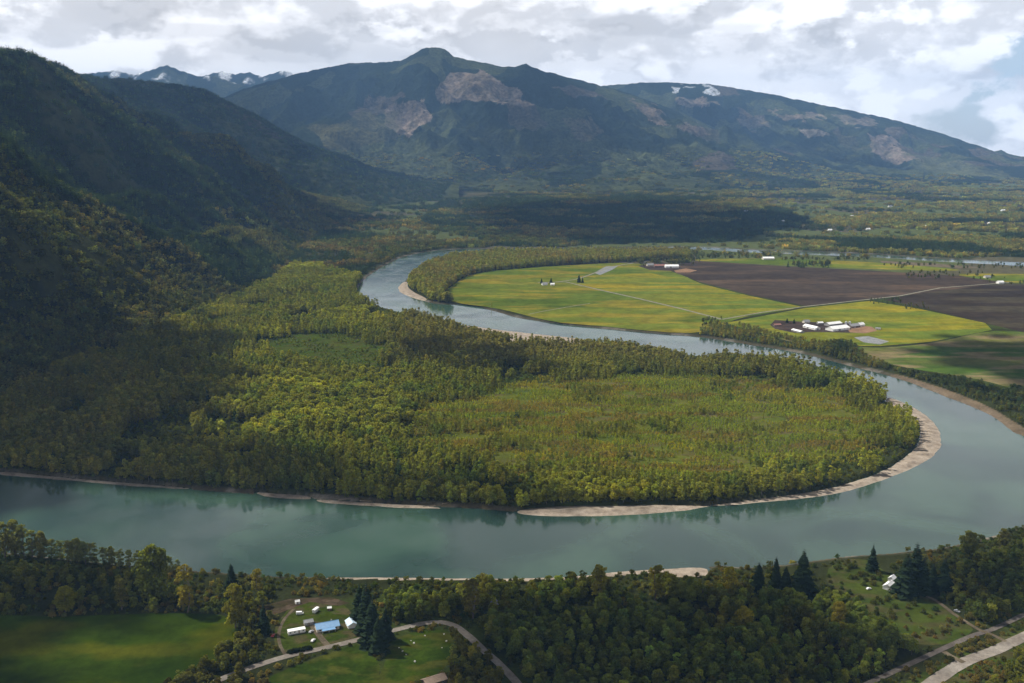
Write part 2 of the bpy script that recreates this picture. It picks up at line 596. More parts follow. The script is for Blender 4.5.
B_lines = [([PD(40, 60, 6400), PD(75, 75, 6900), PD(150, 81, 7400), PD(200, 88, 7700), PD(222, 99, 7900), PD(260, 124, 8300), PD(300, 145, 8600), PD(350, 165, 9000), PD(412, 188, 9500)], 1900, 1.15),
           ([PD(222, 99, 7900), PD(240, 140, 7300), PD(265, 172, 6900)], 900, 1.1),
           ([PD(150, 81, 7400), PD(170, 130, 6800), PD(190, 165, 6300)], 900, 1.1)]
D_lines = [([PD(215, 104, 14000), PD(240, 90, 13700), PD(262, 83, 13500), PD(300, 73, 13300), PD(350, 63, 13200), PD(400, 61, 13100), PD(412, 55, 13080), PD(422, 48.5, 13060), PD(432, 46.5, 13050), PD(444, 48.5, 13030), PD(454, 56, 13020), PD(470, 60, 13000), PD(500, 66, 13000), PD(515, 67, 13000), PD(526, 63.5, 13000), PD(540, 70, 13000), PD(580, 80, 13100), PD(625, 92, 13300), PD(680, 112, 13600), PD(760, 150, 13900)], 3600, 1.25),
           ([PD(470, 60, 13000), PD(440, 82, 12300), PD(400, 101, 11800), PD(350, 112, 11300), PD(305, 125, 10900), PD(285, 150, 10400)], 1900, 1.2),
           ([PD(440, 82, 12300), PD(455, 120, 11300), PD(440, 155, 10400)], 1300, 1.2),
           ([PD(500, 66, 13000), PD(535, 98, 12100), PD(560, 130, 11200), PD(580, 165, 10100)], 1600, 1.2),
           ([PD(540, 70, 13000), PD(600, 98, 12500), PD(655, 128, 11800), PD(715, 163, 10600), PD(765, 180, 9900)], 1600, 1.2),
           ([PD(625, 92, 13300), PD(700, 124, 12700), PD(790, 158, 11700), PD(850, 178, 10600)], 1500, 1.2)]
E_lines = [([PD(560, 92, 16500), PD(600, 86, 16200), PD(640, 82.5, 16000), PD(670, 82, 15900), PD(710, 84, 15800), PD(760, 92, 15700), PD(800, 100, 15600), PD(850, 110, 15500), PD(900, 121, 15400), PD(940, 133, 15200), PD(970, 143, 15100), PD(1000, 153, 15000), PD(1040, 159, 14900), PD(1120, 166, 14700), PD(1250, 172, 14500)], 3600, 1.2),
           ([PD(710, 84, 15800), PD(755, 118, 14500), PD(800, 152, 12900), PD(830, 174, 11500)], 1700, 1.2),
           ([PD(850, 110, 15500), PD(885, 140, 14200), PD(935, 168, 12600), PD(960, 182, 11400)], 1600, 1.2),
           ([PD(970, 143, 15100), PD(1010, 166, 13600), PD(1060, 180, 12000)], 1500, 1.2)]
C_lines = [([PD(20, 80, 18500), PD(90, 73, 18500), PD(115, 70, 18500), PD(135, 75, 18500), PD(152, 69, 18500), PD(167, 64.5, 18500), PD(180, 70, 18500), PD(198, 76, 18500), PD(215, 76, 18500), PD(235, 83, 18500), PD(255, 88, 18500)], 3200, 1.25),
           ([PD(180, 80, 20500), PD(205, 75, 20500), PD(222, 71, 20500), PD(235, 74, 20500), PD(250, 72, 20500), PD(262, 76, 20500), PD(284, 70, 20500), PD(300, 76, 20500), PD(330, 80, 20500)], 3200, 1.25)]


def polar_patch(az0, az1, r0, r1, na, nr):
    az = np.radians(np.linspace(az0, az1, na))
    r = np.exp(np.linspace(math.log(r0), math.log(r1), nr))
    A, RR = np.meshgrid(az, r)
    X, Y = RR * np.sin(A), RR * np.cos(A)
    i = np.arange(nr - 1)[:, None] * na + np.arange(na - 1)[None, :]
    F = np.stack([i, i + 1, i + 1 + na, i + na], -1).reshape(-1, 4)
    return X, Y, F


def drop_below(F, Z, lim):
    z = Z.ravel()
    return F[(z[F] > lim).any(1)]


def rgb(X, c):
    return np.stack([np.full(X.shape, v) for v in c], -1)


def blend(C, c, m):
    c = np.asarray(c, float)
    return C * (1 - m[..., None]) + c * m[..., None]


def col4(C):
    C = C.reshape(-1, 3)
    return np.concatenate([C, np.ones((len(C), 1))], 1)


def px_poly_mask(poly, PX, PY, soft=0.0):
    return inside(np.array(poly, float), PX, PY).astype(float)


mount_mat = cover_mat('mountain cover', 0.95, 0.6, 0.03, 0.35, 0.0035, 30.0)
hill_mat = cover_mat('hillside floor', 0.95, 0.4, 0.12, 0.3, 0.012, 0.0)

FOREST = (0.018, 0.026, 0.013)


def mountain(name, label, lines, az0, az1, r0, r1, na, nr, seed, amp, gscale, patches=(), snow=(), snow_h=None, logged=0.3, base=FOREST):
    X, Y, F = polar_patch(az0, az1, r0, r1, na, nr)
    H = ridge_h(X, Y, lines, 900.0, amp, seed, gscale)
    H = H + (fbm(X / 90, Y / 90, 3, seed + 1) - 0.5) * 26 * sstep(0, 200, H)
    PX, PY, _ = project(X, Y, H)
    C = rgb(X, base)
    n1 = fbm(X / 600, Y / 600, 4, seed + 2)
    plots = cells(X / 420 + n1 * 1.2, Y / 520 + n1 * 1.0, seed)
    C = blend(C, (0.066, 0.076, 0.030), (plots > 0.70) * 0.8)  # green plots of cover, lightened in colour to suggest sunlit slopes
    C = blend(C, (0.105, 0.082, 0.060), ((plots < logged * 0.3) & (H > 150)) * 0.75)
    C = blend(C, (0.062, 0.072, 0.026), sstep(0.45, 0.60, n1) * 0.8 * sstep(900, 200, H))  # olive lower slopes, with sunlight put into the cover colour
    wob = (fbm(X / 220, Y / 220, 3, seed + 9) - 0.5)
    wob2 = (fbm(X / 220, Y / 220, 3, seed + 12) - 0.5)
    for poly, c, k in patches:
        m = px_poly_mask(poly, PX + wob * 14, PY + wob2 * 12)
        m = m * (0.55 + 0.45 * sstep(0.34, 0.58, fbm(X / 90, Y / 210, 4, seed + 4)))
        C = blend(C, c, m * k)
    for poly in snow:
        m = px_poly_mask(poly, PX + wob * 10, PY + wob2 * 6) * sstep(0.36, 0.46, fbm(X / 150, Y / 150, 3, seed + 6))
        C = blend(C, (0.62, 0.65, 0.70), m * 0.8)
    if snow_h:
        m = sstep(snow_h[0], snow_h[1], H + (fbm(X / 260, Y / 260, 4, seed + 8) - 0.5) * snow_h[2])
        C = blend(C, (0.85, 0.87, 0.9), m)
    me = fast_mesh(name, np.stack([X, Y, H], -1).reshape(-1, 3), drop_below(F, H, -60), [mount_mat], None, True, {'cover': ('FLOAT_COLOR', col4(C))})
    return tag(link(name, me), label, None, None, 'structure')


TAN = (0.31, 0.24, 0.185)
mountain('mountain', 'broad forested mountain with a knob summit and tan clearcuts', D_lines, -19, 22, 8600, 16500, 1000, 520, 3, 400, 760,
         patches=[([(384, 112), (398, 101), (422, 103), (431, 116), (422, 128), (408, 141), (396, 136), (388, 124)], TAN, 0.9),
                  ([(436, 92), (452, 72), (478, 69), (500, 80), (518, 93), (534, 104), (505, 104), (470, 103), (440, 101)], TAN, 0.75),
                  ([(305, 128), (350, 116), (395, 112), (398, 140), (360, 148), (325, 146)], (0.105, 0.100, 0.045), 0.9),  # green brown cover, brightened as a sunlit spur
                  ([(330, 148), (420, 140), (470, 170), (420, 182), (350, 165)], (0.080, 0.092, 0.034), 0.9),  # light green cover, brightened as a sunlit lower slope
                  ([(560, 120), (590, 118), (605, 135), (580, 140)], (0.12, 0.10, 0.06), 0.8),
                  ([(590, 150), (650, 150), (700, 172), (640, 185), (600, 172)], (0.085, 0.098, 0.038), 0.9),  # light green foot slope, sunlight painted into its colour
                  ([(630, 100), (650, 103), (668, 122), (655, 125), (640, 114)], (0.18, 0.135, 0.10), 0.8),
                  ([(672, 122), (700, 124), (708, 134), (690, 134)], (0.18, 0.135, 0.10), 0.8)])
mountain('mountain_range', 'long forested mountain ridge sloping down with small snow patches', E_lines, 1, 36, 10200, 19500, 900, 420, 5, 360, 820,
         patches=[([(672, 98), (712, 100), (716, 108), (690, 110), (676, 104)], TAN, 0.7),
                  ([(770, 112), (812, 114), (826, 120), (790, 121)], TAN, 0.6),
                  ([(796, 130), (818, 129), (832, 136), (812, 139)], (0.28, 0.235, 0.185), 0.9),
                  ([(868, 134), (890, 140), (925, 160), (900, 164), (872, 150)], (0.22, 0.17, 0.13), 0.9),
                  ([(830, 116), (868, 118), (880, 124), (845, 124)], TAN, 0.5),
                  ([(738, 118), (762, 118), (772, 128), (748, 130)], (0.17, 0.14, 0.10), 0.8),
                  ([(900, 150), (1000, 170), (1010, 180), (930, 172)], (0.10, 0.105, 0.048), 0.8)],
         snow=[[(701, 85), (710, 84), (720, 92), (712, 95), (700, 93), (704, 89)], [(681, 84), (694, 85), (692, 89), (682, 88)], [(671, 88), (679, 89), (677, 93), (671, 93)]], logged=0.5)
mountain('snowy_mountain', 'far blue mountain with a pointed snow streaked peak', C_lines, -30, -8, 15000, 24000, 520, 220, 8, 170, 900, snow_h=(1690, 1820, 800), logged=0.0)
mountain('wooded_ridge', 'dark forested ridge descending to the valley floor', B_lines, -31, -3, 5200, 11000, 760, 420, 2, 130, 620, logged=0.15, base=(0.014, 0.020, 0.011))

# nearest hill
X, Y, F = polar_patch(-48, -4.5, 900, 9200, 700, 620)
HA = hill_h(X, Y)
C = rgb(X, (0.020, 0.023, 0.010))
n1 = fbm(X / 260, Y / 260, 4, 21)
C = blend(C, (0.040, 0.043, 0.016), sstep(0.66, 0.74, n1) * 0.9)
me = fast_mesh('forested_hill', np.stack([X, Y, HA], -1).reshape(-1, 3), drop_below(F, HA, -4), [hill_mat], None, True, {'cover': ('FLOAT_COLOR', col4(C))})
tag(link('forested_hill', me), 'steep forested hillside rising at the left of the valley', None, None, 'structure')


def land_h(X, Y):
    return np.maximum(np.maximum(hill_h(X, Y), ridge_h(X, Y, B_lines, 900.0, 130, 2, 620) if np.max(Y) > 5200 else -10.0), 3.0)


# ------------------------------------------------------------------ ground sheet with the river channel
X, Y, F = polar_patch(-40, 40, 330, 24500, 1150, 1000)
near = Y < 6000
rd = np.full(X.shape, 9999.0)
sel = near & (np.abs(X) < 6000)
rd[sel] = dist_line(RIVER, X[sel], Y[sel])
inr = np.zeros(X.shape, bool)
inr[sel] = inside(RIVER, X[sel], Y[sel])
sd = np.where(inr, -rd, rd)
Z = np.where(sd > 0, 3.0 * sstep(-2, 9, sd), -0.3 + np.maximum(sd, -30) * 0.1)
Z = Z + np.where(sd > 25, (fbm(X / 70, Y / 70, 3, 31) - 0.5) * 0.0, 0)
barmask = np.zeros(X.shape, bool)
for P in BARS.values():
    s2 = sel & (sd < 120)
    q = np.zeros(X.shape, bool)
    q[s2] = inside(P, X[s2], Y[s2])
    barmask |= q
Z = np.where(barmask, np.minimum(Z, -0.6), Z)
n1 = fbm(X / 160, Y / 160, 4, 41)
n2 = fbm(X / 38, Y / 38, 4, 42)
C = rgb(X, (0.030, 0.035, 0.012))
C = blend(C, (0.045, 0.062, 0.014), sstep(0.47, 0.6, n1) * 0.8)
# far valley: plots of pasture, crop and scrub
nf = fbm(X / 900, Y / 900, 4, 44)
pl = cells(X / 360 + nf * 0.6, Y / 420 + nf * 0.5, 3)
far = sstep(2500, 3100, Y + X * 0.1)
Cf = rgb(X, (0.038, 0.044, 0.018))
Cf = blend(Cf, (0.080, 0.095, 0.032), (pl > 0.72) * 1.0)
Cf = blend(Cf, (0.090, 0.080, 0.045), ((pl > 0.52) & (pl <= 0.72)) * 0.9)
Cf = blend(Cf, (0.060, 0.050, 0.036), ((pl > 0.44) & (pl <= 0.52)) * 0.9)
C = C * (1 - far[..., None]) + Cf * far[..., None]
# bare banks and shingle beside the water
bank = sstep(11, 3, sd) * (sd < 14)
C = blend(C, (0.09, 0.075, 0.052), bank * 0.8)
C = blend(C, (0.20, 0.18, 0.15), bank * sstep(0.54, 0.66, n2) * 0.7)
# broad eroded bank on the outer bend
eb = smooth_poly(GP([(1100, 480), (1024, 440), (985, 416), (940, 395), (905, 382), (890, 377), (900, 377), (945, 391), (990, 409.5), (1024, 430), (1100, 470)]), 3)
ebm = np.zeros(X.shape, bool)
ebm[sel] = inside(eb, X[sel], Y[sel])
C = blend(C, (0.16, 0.12, 0.08), ebm * (0.6 + 0.4 * n2))
ground_mat = cover_mat('valley floor', 0.95, 0.35, 0.35, 0.25, 0.03)
me = fast_mesh('ground', np.stack([X, Y, Z], -1).reshape(-1, 3), F, [ground_mat], None, True, {'cover': ('FLOAT_COLOR', col4(C))})
tag(link('ground', me), 'flat green valley floor reaching to the foot of the mountains', None, None, 'structure')

# ------------------------------------------------------------------ water
wm, t, out = new_mat('glacial river water')
pos = t.add('ShaderNodeNewGeometry').outputs['Position']
sw = t.noise(pos, 0.006, 4, 0.5, 0.8)
col = t.mix(t.mapr(sw, 0.40, 0.62), (0.017, 0.038, 0.031), (0.034, 0.068, 0.048))
mpw = t.add('ShaderNodeMapping', ins={'Vector': pos, 'Scale': (0.35, 1.0, 1.0)})
wv = t.noise(mpw.outputs[0], 0.35, 3, 0.6)
wv2 = t.noise(pos, 0.02, 3, 0.5)
amp = t.mapr(wv2, 0.4, 0.65, 0.05, 0.16)
bp = t.add('ShaderNodeBump', ins={'Distance': 0.25, 'Height': wv, 'Strength': amp})
rg = t.mapr(wv2, 0.4, 0.65, 0.10, 0.17)
bs = t.add('ShaderNodeBsdfPrincipled', ins={'Base Color': col, 'Roughness': rg, 'IOR': 1.33, 'Specular IOR Level': 0.36, 'Normal': bp.outputs[0]})
t.l.new(bs.outputs[0], out.inputs[0])
lo, hi = RIVER.min(0) - 30, RIVER.max(0) + 30
gx, gy = np.meshgrid(np.linspace(lo[0], hi[0], 180), np.linspace(lo[1], hi[1], 180))
i = np.arange(179)[:, None] * 180 + np.arange(179)[None, :]
Fw = np.stack([i, i + 1, i + 181, i + 180], -1).reshape(-1, 4)
# the water sheet lies below the land and shows only where the channel is cut
me = fast_mesh('river', np.stack([gx, gy, gx * 0], -1).reshape(-1, 3), Fw, [wm])
tag(link('river', me), 'grey green glacial river winding through the valley', None, None, 'structure')

# a small pond of the old channel inside the peninsula
slough = smooth_poly(GP([(398, 350), (406, 350), (418, 354), (428, 359), (426, 361), (414, 358), (402, 354)], 3), 4)


def sheet(name, label, P, z, m, kind='structure', cell=None):
    """flat area with the traced outline"""
    b = bmesh.new()
    vs = [b.verts.new((p[0], p[1], z)) for p in P]
    f = b.faces.new(vs)
    bmesh.ops.triangulate(b, faces=[f])
    bmesh.ops.recalc_face_normals(b, faces=b.faces)
    me = bpy.data.meshes.new(name)
    b.to_mesh(me)
    b.free()
    if len(me.polygons) and me.polygons[0].normal.z < 0:
        me.flip_normals()
    me.materials.append(m)
    return tag(link(name, me), label, None, None, kind)


sheet('slough', 'small bright backwater pond among the peninsula trees', slough, 3.10, wm)

# gravel bars: low domes of shingle
gm, t, out = new_mat('river shingle')
pos = t.add('ShaderNodeNewGeometry').outputs['Position']
gcol = t.ramp(t.noise(pos, 0.09, 6, 0.7), [(0.3, (0.125, 0.10, 0.076)), (0.5, (0.26, 0.215, 0.168)), (0.72, (0.37, 0.315, 0.255))])
g2 = t.mapr(t.noise(pos, 1.1, 4, 0.7), 0.3, 0.7, 0.75, 1.2)
gs = t.vmath('SCALE', gcol, scale=g2).outputs[0]
bs = t.add('ShaderNodeBsdfPrincipled', ins={'Base Color': gs, 'Roughness': 0.95, 'Specular IOR Level': 0.1})
t.l.new(bs.outputs[0], out.inputs[0])
for k, P in BARS.items():
    lo, hi = P.min(0), P.max(0)
    st = 3.0
    xs, ys = np.arange(lo[0] - st, hi[0] + 2 * st, st), np.arange(lo[1] - st, hi[1] + 2 * st, st)
    gx, gy = np.meshgrid(xs, ys)
    ins = inside(P, gx, gy)
    dd = dist_line(P, gx, gy)
    sdd = np.where(ins, dd, -dd)
    rv = dist_line(RIVER, gx, gy) * np.where(inside(RIVER, gx, gy), -1, 1)
    z = -0.25 + np.clip(sdd, -6, 30) * 0.11 + (fbm(gx / 14, gy / 14, 3, 51) - 0.5) * 0.35 * (sdd > 2)
    z = np.where(sdd < -3, -1.5, np.minimum(z, 3.25))
    nx = len(xs)
    i = np.arange(len(ys) - 1)[:, None] * nx + np.arange(nx - 1)[None, :]
    Fb = np.stack([i, i + 1, i + 1 + nx, i + nx], -1).reshape(-1, 4)
    Fb = Fb[(sdd.ravel()[Fb] > -2.5).any(1)]
    me = fast_mesh('gravel_bar', np.stack([gx, gy, z], -1).reshape(-1, 3), Fb, [gm], None, True)
    tag(link('gravel_bar', me), bars[k][1], None, None, 'structure')

# ------------------------------------------------------------------ fields
M = {}
M['meadow'] = field_mat('green meadow', (0.0754, 0.1125, 0.0132), (0.1365, 0.1600, 0.0192), (0.2080, 0.1750, 0.0204), 0.006, 0.35, 4.0, 0.03)
M['yellow'] = field_mat('flowering yellow field', (0.1418, 0.1562, 0.0168), (0.2497, 0.2000, 0.0156), (0.1053, 0.1438, 0.0192), 0.007, 0.25, 4.5, 0.03)
M['plough'] = field_mat('ploughed soil', (0.0420, 0.0310, 0.0225), (0.0590, 0.0430, 0.0300), (0.0900, 0.0620, 0.0400), 0.004, 0.2, 5.0, 0.04)
M['plough2'] = field_mat('dark ploughed soil', (0.0300, 0.0225, 0.0165), (0.0410, 0.0310, 0.0220), (0.0560, 0.0460, 0.0280), 0.005, -0.3, 5.0, 0.04)
M['pasture'] = field_mat('rough pasture', (0.0504, 0.0936, 0.0144), (0.1140, 0.1176, 0.0312), (0.1800, 0.1440, 0.0696), 0.008, -0.4, 3.0)
M['near'] = field_mat('near pasture', (0.0189, 0.0377, 0.0020), (0.0324, 0.0551, 0.0026), (0.0702, 0.0783, 0.0039), 0.010, 0.1, 2.0)
M['lawn'] = field_mat('mown lawn', (0.0240, 0.0442, 0.0033), (0.0384, 0.0624, 0.0044), (0.0660, 0.0728, 0.0110), 0.03, 0.0, 1.5)
M['yard'] = field_mat('house yard grass', (0.034, 0.055, 0.006), (0.052, 0.070, 0.008), (0.080, 0.070, 0.030), 0.05, 0.0, 1.5)
M['clear'] = field_mat('woodland clearing', (0.0450, 0.0720, 0.0098), (0.0690, 0.0930, 0.0126), (0.0675, 0.0675, 0.0140), 0.03, 0.0, 2.0)
M['clear2'] = field_mat('weedy clearing', (0.0340, 0.0516, 0.0090), (0.0520, 0.0696, 0.0117), (0.0620, 0.0576, 0.0216), 0.03, 0.3, 2.0)
M['dirt'] = field_mat('bare farm yard', (0.042, 0.038, 0.016), (0.085, 0.060, 0.040), (0.11, 0.08, 0.055), 0.05, 0.0, 1.5)
M['mud'] = field_mat('muddy yard', (0.0420, 0.0315, 0.0266), (0.0700, 0.0490, 0.0385), None, 0.03, 0.0, 1.5)
M['orange'] = field_mat('orange bare earth', (0.2310, 0.1330, 0.0770), (0.2660, 0.1750, 0.1120), None, 0.02, 0.0, 1.5)
M['slab'] = field_mat('pale concrete slab', (0.2100, 0.2170, 0.2240), (0.2520, 0.2590, 0.2590), None, 0.05, 0.0, 1.5)
M['road'] = field_mat('gravel road', (0.2100, 0.1820, 0.1540), (0.2800, 0.2520, 0.2170), None, 0.05, 0.0, 1.5)
M['farroad'] = field_mat('pale farm road', (0.2100, 0.2030, 0.1540), (0.2520, 0.2380, 0.1890), None, 0.05, 0.0, 1.5)
M['rail'] = field_mat('grey ballast', (0.0980, 0.0840, 0.0735), (0.1400, 0.1225, 0.1050), None, 0.08, 0.0, 1.5)
M['track'] = field_mat('worn dirt track', (0.1050, 0.0840, 0.0560), (0.1540, 0.1260, 0.0840), None, 0.08, 0.0, 1.5)

FIELDS = [
    ('meadow', 'broad bright green meadow beside the river bend', 'meadow', [(446, 300), (452, 286), (478, 273), (540, 267), (620, 263), (668, 268), (700, 283), (770, 302), (800, 307), (745, 317), (726, 323), (690, 333), (600, 326), (550, 321), (500, 309)], 3.06),
    ('flower_field', 'yellow flowering field above the diagonal farm road', 'yellow', [(578, 284), (600, 275), (650, 273), (690, 281), (750, 296), (803, 307), (762, 313), (722, 319), (650, 302)], 3.14),
    ('ploughed_field', 'wide dark brown ploughed field behind the yellow field', 'plough', [(676, 264), (700, 261), (780, 266), (860, 270), (960, 276), (1005, 283), (900, 296), (830, 304), (806, 306), (750, 295), (700, 282), (668, 270)], 3.10),
    ('ploughed_field', 'dark ploughed field at the right edge of the valley', 'plough2', [(884, 300), (940, 289), (1005, 284), (1080, 286), (1110, 345), (1040, 336), (980, 322), (915, 306)], 3.08),
    ('flower_field', 'yellow green field behind the white farm buildings', 'yellow', [(726, 323), (805, 308), (870, 301), (915, 308), (985, 323), (992, 330), (930, 342), (880, 346), (850, 346), (800, 341), (755, 332)], 3.18),
    ('pasture', 'rough patchy pasture right of the concrete slab', 'pasture', [(760, 334), (860, 347), (930, 343), (995, 331), (1060, 338), (1120, 360), (1120, 410), (1040, 396), (980, 380), (920, 370), (880, 362), (830, 350)], 3.16),
    ('pasture', 'green pasture in front of the line of far woods', 'meadow', [(700, 259), (790, 259), (880, 263), (960, 270), (900, 270), (780, 265), (700, 261)], 3.20),
    ('pasture', 'pale green paddock at the far right beyond the ploughland', 'meadow', [(960, 274), (1080, 276), (1080, 285), (1006, 282)], 3.22),
    ('clearing', 'light green grassy clearing in the peninsula wood', 'clear', [(262, 348), (300, 334), (345, 333), (385, 345), (398, 358), (372, 368), (310, 366), (270, 360)], 3.08),
    ('pasture', 'dark green near pasture at the bottom corner', 'near', [(-120, 622), (60, 617), (180, 613), (226, 616), (238, 630), (232, 648), (205, 668), (160, 690), (120, 760), (-200, 760)], 3.08),
    ('lawn', 'sunny green lawn below the gravel road', 'lawn', [(282, 672), (330, 652), (362, 645), (376, 660), (380, 690), (370, 720), (270, 720), (268, 684)], 3.06),
    ('lawn', 'dark green lawn dotted with pale stones inside the road bend', 'lawn', [(392, 640), (430, 630), (452, 634), (450, 655), (440, 672), (400, 690), (378, 690), (384, 660)], 3.07),
    ('lawn', 'green yard around the blue roofed house', 'yard', [(278, 650), (276, 628), (290, 608), (312, 598), (338, 602), (356, 618), (360, 636), (350, 641), (310, 651)], 3.05),
    ('farmyard', 'bare brown strip of ground behind the homestead', 'dirt', [(262, 606), (290, 599), (330, 597), (350, 603), (338, 606), (310, 602), (285, 611), (268, 618)], 3.10),
    ('clearing', 'weedy green clearing around the white house', 'clear2', [(826, 572), (845, 560), (872, 562), (893, 578), (920, 594), (950, 610), (972, 630), (940, 645), (900, 640), (872, 620), (850, 598), (832, 588)], 3.06),
    ('clearing', 'weedy strip between the railway bed and the gravel road', 'clear2', [(890, 690), (940, 664), (1000, 636), (1060, 612), (1080, 640), (990, 680), (930, 720), (860, 720)], 3.05),
    ('farmyard', 'dark muddy yard beside the white farm barns', 'mud', [(770, 325), (775, 320), (805, 322), (850, 323), (870, 329), (855, 333), (815, 332), (795, 333), (775, 329)], 3.24),
    ('farmyard', 'orange bare earth beside the farm barns', 'orange', [(848, 330), (860, 325.5), (872, 327), (877, 331), (865, 333.5), (850, 332.5)], 3.30),
    ('concrete_slab', 'pale grey concrete slab below the farm', 'slab', [(854, 337.5), (868, 336.2), (889, 341.5), (880, 344.5), (864, 342.5)], 3.30),
    ('farmyard', 'pale orange earth beside the far farm barn', 'orange', [(674, 270.5), (686, 268.5), (697, 270.5), (690, 272.5), (676, 272.5)], 3.26),
    ('farmyard', 'grey gravel yard beside the farm road', 'slab', [(594, 273), (606, 266.5), (618, 266), (612, 270), (600, 275)], 3.26),
    ('farmyard', 'brown yard of the far farm', 'mud', [(638, 266), (660, 262), (676, 266), (672, 271), (650, 270)], 3.24),
]
FIELDS.append(('sand_strip', 'thin pale sandy strip along the far river', 'track', [(880, 260.8), (930, 263.4), (985, 267.6), (960, 268.2), (920, 266), (882, 263)], 3.28))
FPOLY = []
for nm, lb, mk, pts, z in FIELDS:
    big = nm in ('clearing', 'meadow', 'pasture', 'lawn')
    P = smooth_poly(GP(pts, 3), 4, True, 2.0, 9.0, 25.0) if big else smooth_poly(GP(pts, 3), 1)
    FPOLY.append((nm, mk, P))
    sheet(nm, lb, P, z, M[mk])


def ribbon(name, label, pts, width, z, m, smooth=True):
    P = GP(pts, 3)
    if smooth:
        P = smooth_poly(P, 6, False)
    T = np.gradient(P, axis=0)
    T /= np.linalg.norm(T, axis=1)[:, None] + 1e-9
    N = np.stack([-T[:, 1], T[:, 0]], 1)
    W = width * (1 + 0.12 * (fbm(P[:, 0] / 9, P[:, 1] / 9, 2, 3) - 0.5)[:, None])
    V = np.concatenate([P + N * W / 2, P - N * W / 2])
    V = np.concatenate([V, np.full((len(V), 1), z)], 1)
    n = len(P)
    i = np.arange(n - 1)
    F = np.stack([i + n, i + n + 1, i + 1, i], -1)
    me = fast_mesh(name, V, F, [m])
    tag(link(name, me), label, None, None, 'structure')
    return P, width


ROADS = [
    ribbon('farm_track', 'faint pale wheel track across the green meadow', [(528, 314.5), (545, 311), (568, 307), (590, 303.5)], 3.5, 3.34, M['farroad']),
    ribbon('gravel_road', 'pale gravel road running past the blue roofed house', [(215, 682), (245, 670), (285, 657), (330, 647), (362, 639), (400, 629), (432, 622.5), (452, 625), (468, 636), (484, 651), (500, 665), (522, 690), (535, 720)], 6.0, 3.30, M['road']),
    ribbon('driveway', 'short pale driveway up to the blue roofed house', [(329, 647), (321, 638), (314, 628), (311, 622)], 4.5, 3.26, M['track']),
    ribbon('driveway', 'curved dirt track looping round the house yard', [(286, 656), (280, 645), (279, 633), (284, 620), (294, 609)], 2.4, 3.22, M['track']),
    ribbon('farm_road', 'straight pale farm road crossing the meadow', [(538, 282.5), (566, 282), (600, 290), (640, 299), (680, 308.5), (722, 319.5)], 8.0, 3.36, M['farroad'], False),
    ribbon('farm_road', 'pale farm lane joining the far farm', [(548, 283), (575, 279.5), (592, 274), (612, 267), (634, 263)], 7.0, 3.40, M['farroad']),
    ribbon('farm_road', 'pale lane between yellow field and farm barns', [(722, 319.5), (762, 312.5), (806, 306.5), (850, 301.5), (900, 296), (940, 288), (1010, 282.5)], 6.5, 3.44, M['farroad'], False),
    ribbon('railway_bed', 'straight grey railway bed crossing the bottom corner', [(840, 697), (872, 682), (932, 654), (970, 637), (994, 629), (1024, 615), (1070, 594)], 4.6, 3.32, M['rail']),
    ribbon('gravel_road', 'wide pale gravel road in the bottom corner', [(915, 700), (928, 686), (963, 663), (994, 651), (1024, 637), (1080, 612)], 9.5, 3.28, M['road']),
    ribbon('dirt_track', 'narrow dirt track down from the white house', [(893, 582), (915, 592), (936, 601), (955, 615), (979, 630), (990, 634), (1006, 642)], 3.2, 3.36, M['track']),
    ribbon('dirt_track', 'short level crossing between railway bed and gravel road', [(944, 652), (950, 656), (964, 663)], 4.5, 3.40, M['track']),
    ribbon('farm_road', 'distant pale road climbing through the woods', [(457, 207), (462, 211), (474, 216), (488, 222), (500, 227)], 11.0, 3.40, M['farroad']),
]


# ------------------------------------------------------------------ tree materials
def leaf_mat(name, transl=0.35):
    m, t, out = new_mat(name)
    ti = t.add('ShaderNodeAttribute', attribute_name='tint', attribute_type='INSTANCER')
    lv = t.add('ShaderNodeAttribute', attribute_name='leaf_tone')
    col = t.mix(1.0, ti.outputs['Color'], lv.outputs['Color'], 'MULTIPLY')
    d1 = t.add('ShaderNodeBsdfDiffuse', ins={'Color': col, 'Roughness': 0.6})
    c2 = t.mix(1.0, col, (1.3, 1.35, 0.6), 'MULTIPLY')
    d2 = t.add('ShaderNodeBsdfTranslucent', ins={'Color': c2})
    mx = t.add('ShaderNodeMixShader', ins={0: transl, 1: d1.outputs[0], 2: d2.outputs[0]})
    t.l.new(mx.outputs[0], out.inputs[0])
    return m


LEAF = leaf_mat('spring leaves', 0.58)
NEEDLE = leaf_mat('conifer needles', 0.12)
BARK = paint('grey bark', (0.12, 0.10, 0.08), 0.95, 0.3, 1.5)

# ------------------------------------------------------------------ tree shapes


def leaf_quads(rg, C, N, size, elong=1.0):
    n = len(C)
    T = rg.normal(size=(n, 3))
    T -= (T * N).sum(1)[:, None] * N
    T /= np.linalg.norm(T, axis=1)[:, None] + 1e-9
    B = np.cross(N, T)
    s = size * rg.uniform(0.6, 1.35, (n, 1))
    a = T * s * elong
    b = B * s
    k = rg.uniform(-0.35, 0.35, (n, 1)) * s
    V = np.stack([C - a - b * 0.6, C + a * 0.2 - b + N * k, C + a + b * 0.5, C - a * 0.3 + b - N * k], 1).reshape(-1, 3)
    F = np.arange(4 * n).reshape(-1, 4)
    return V, F


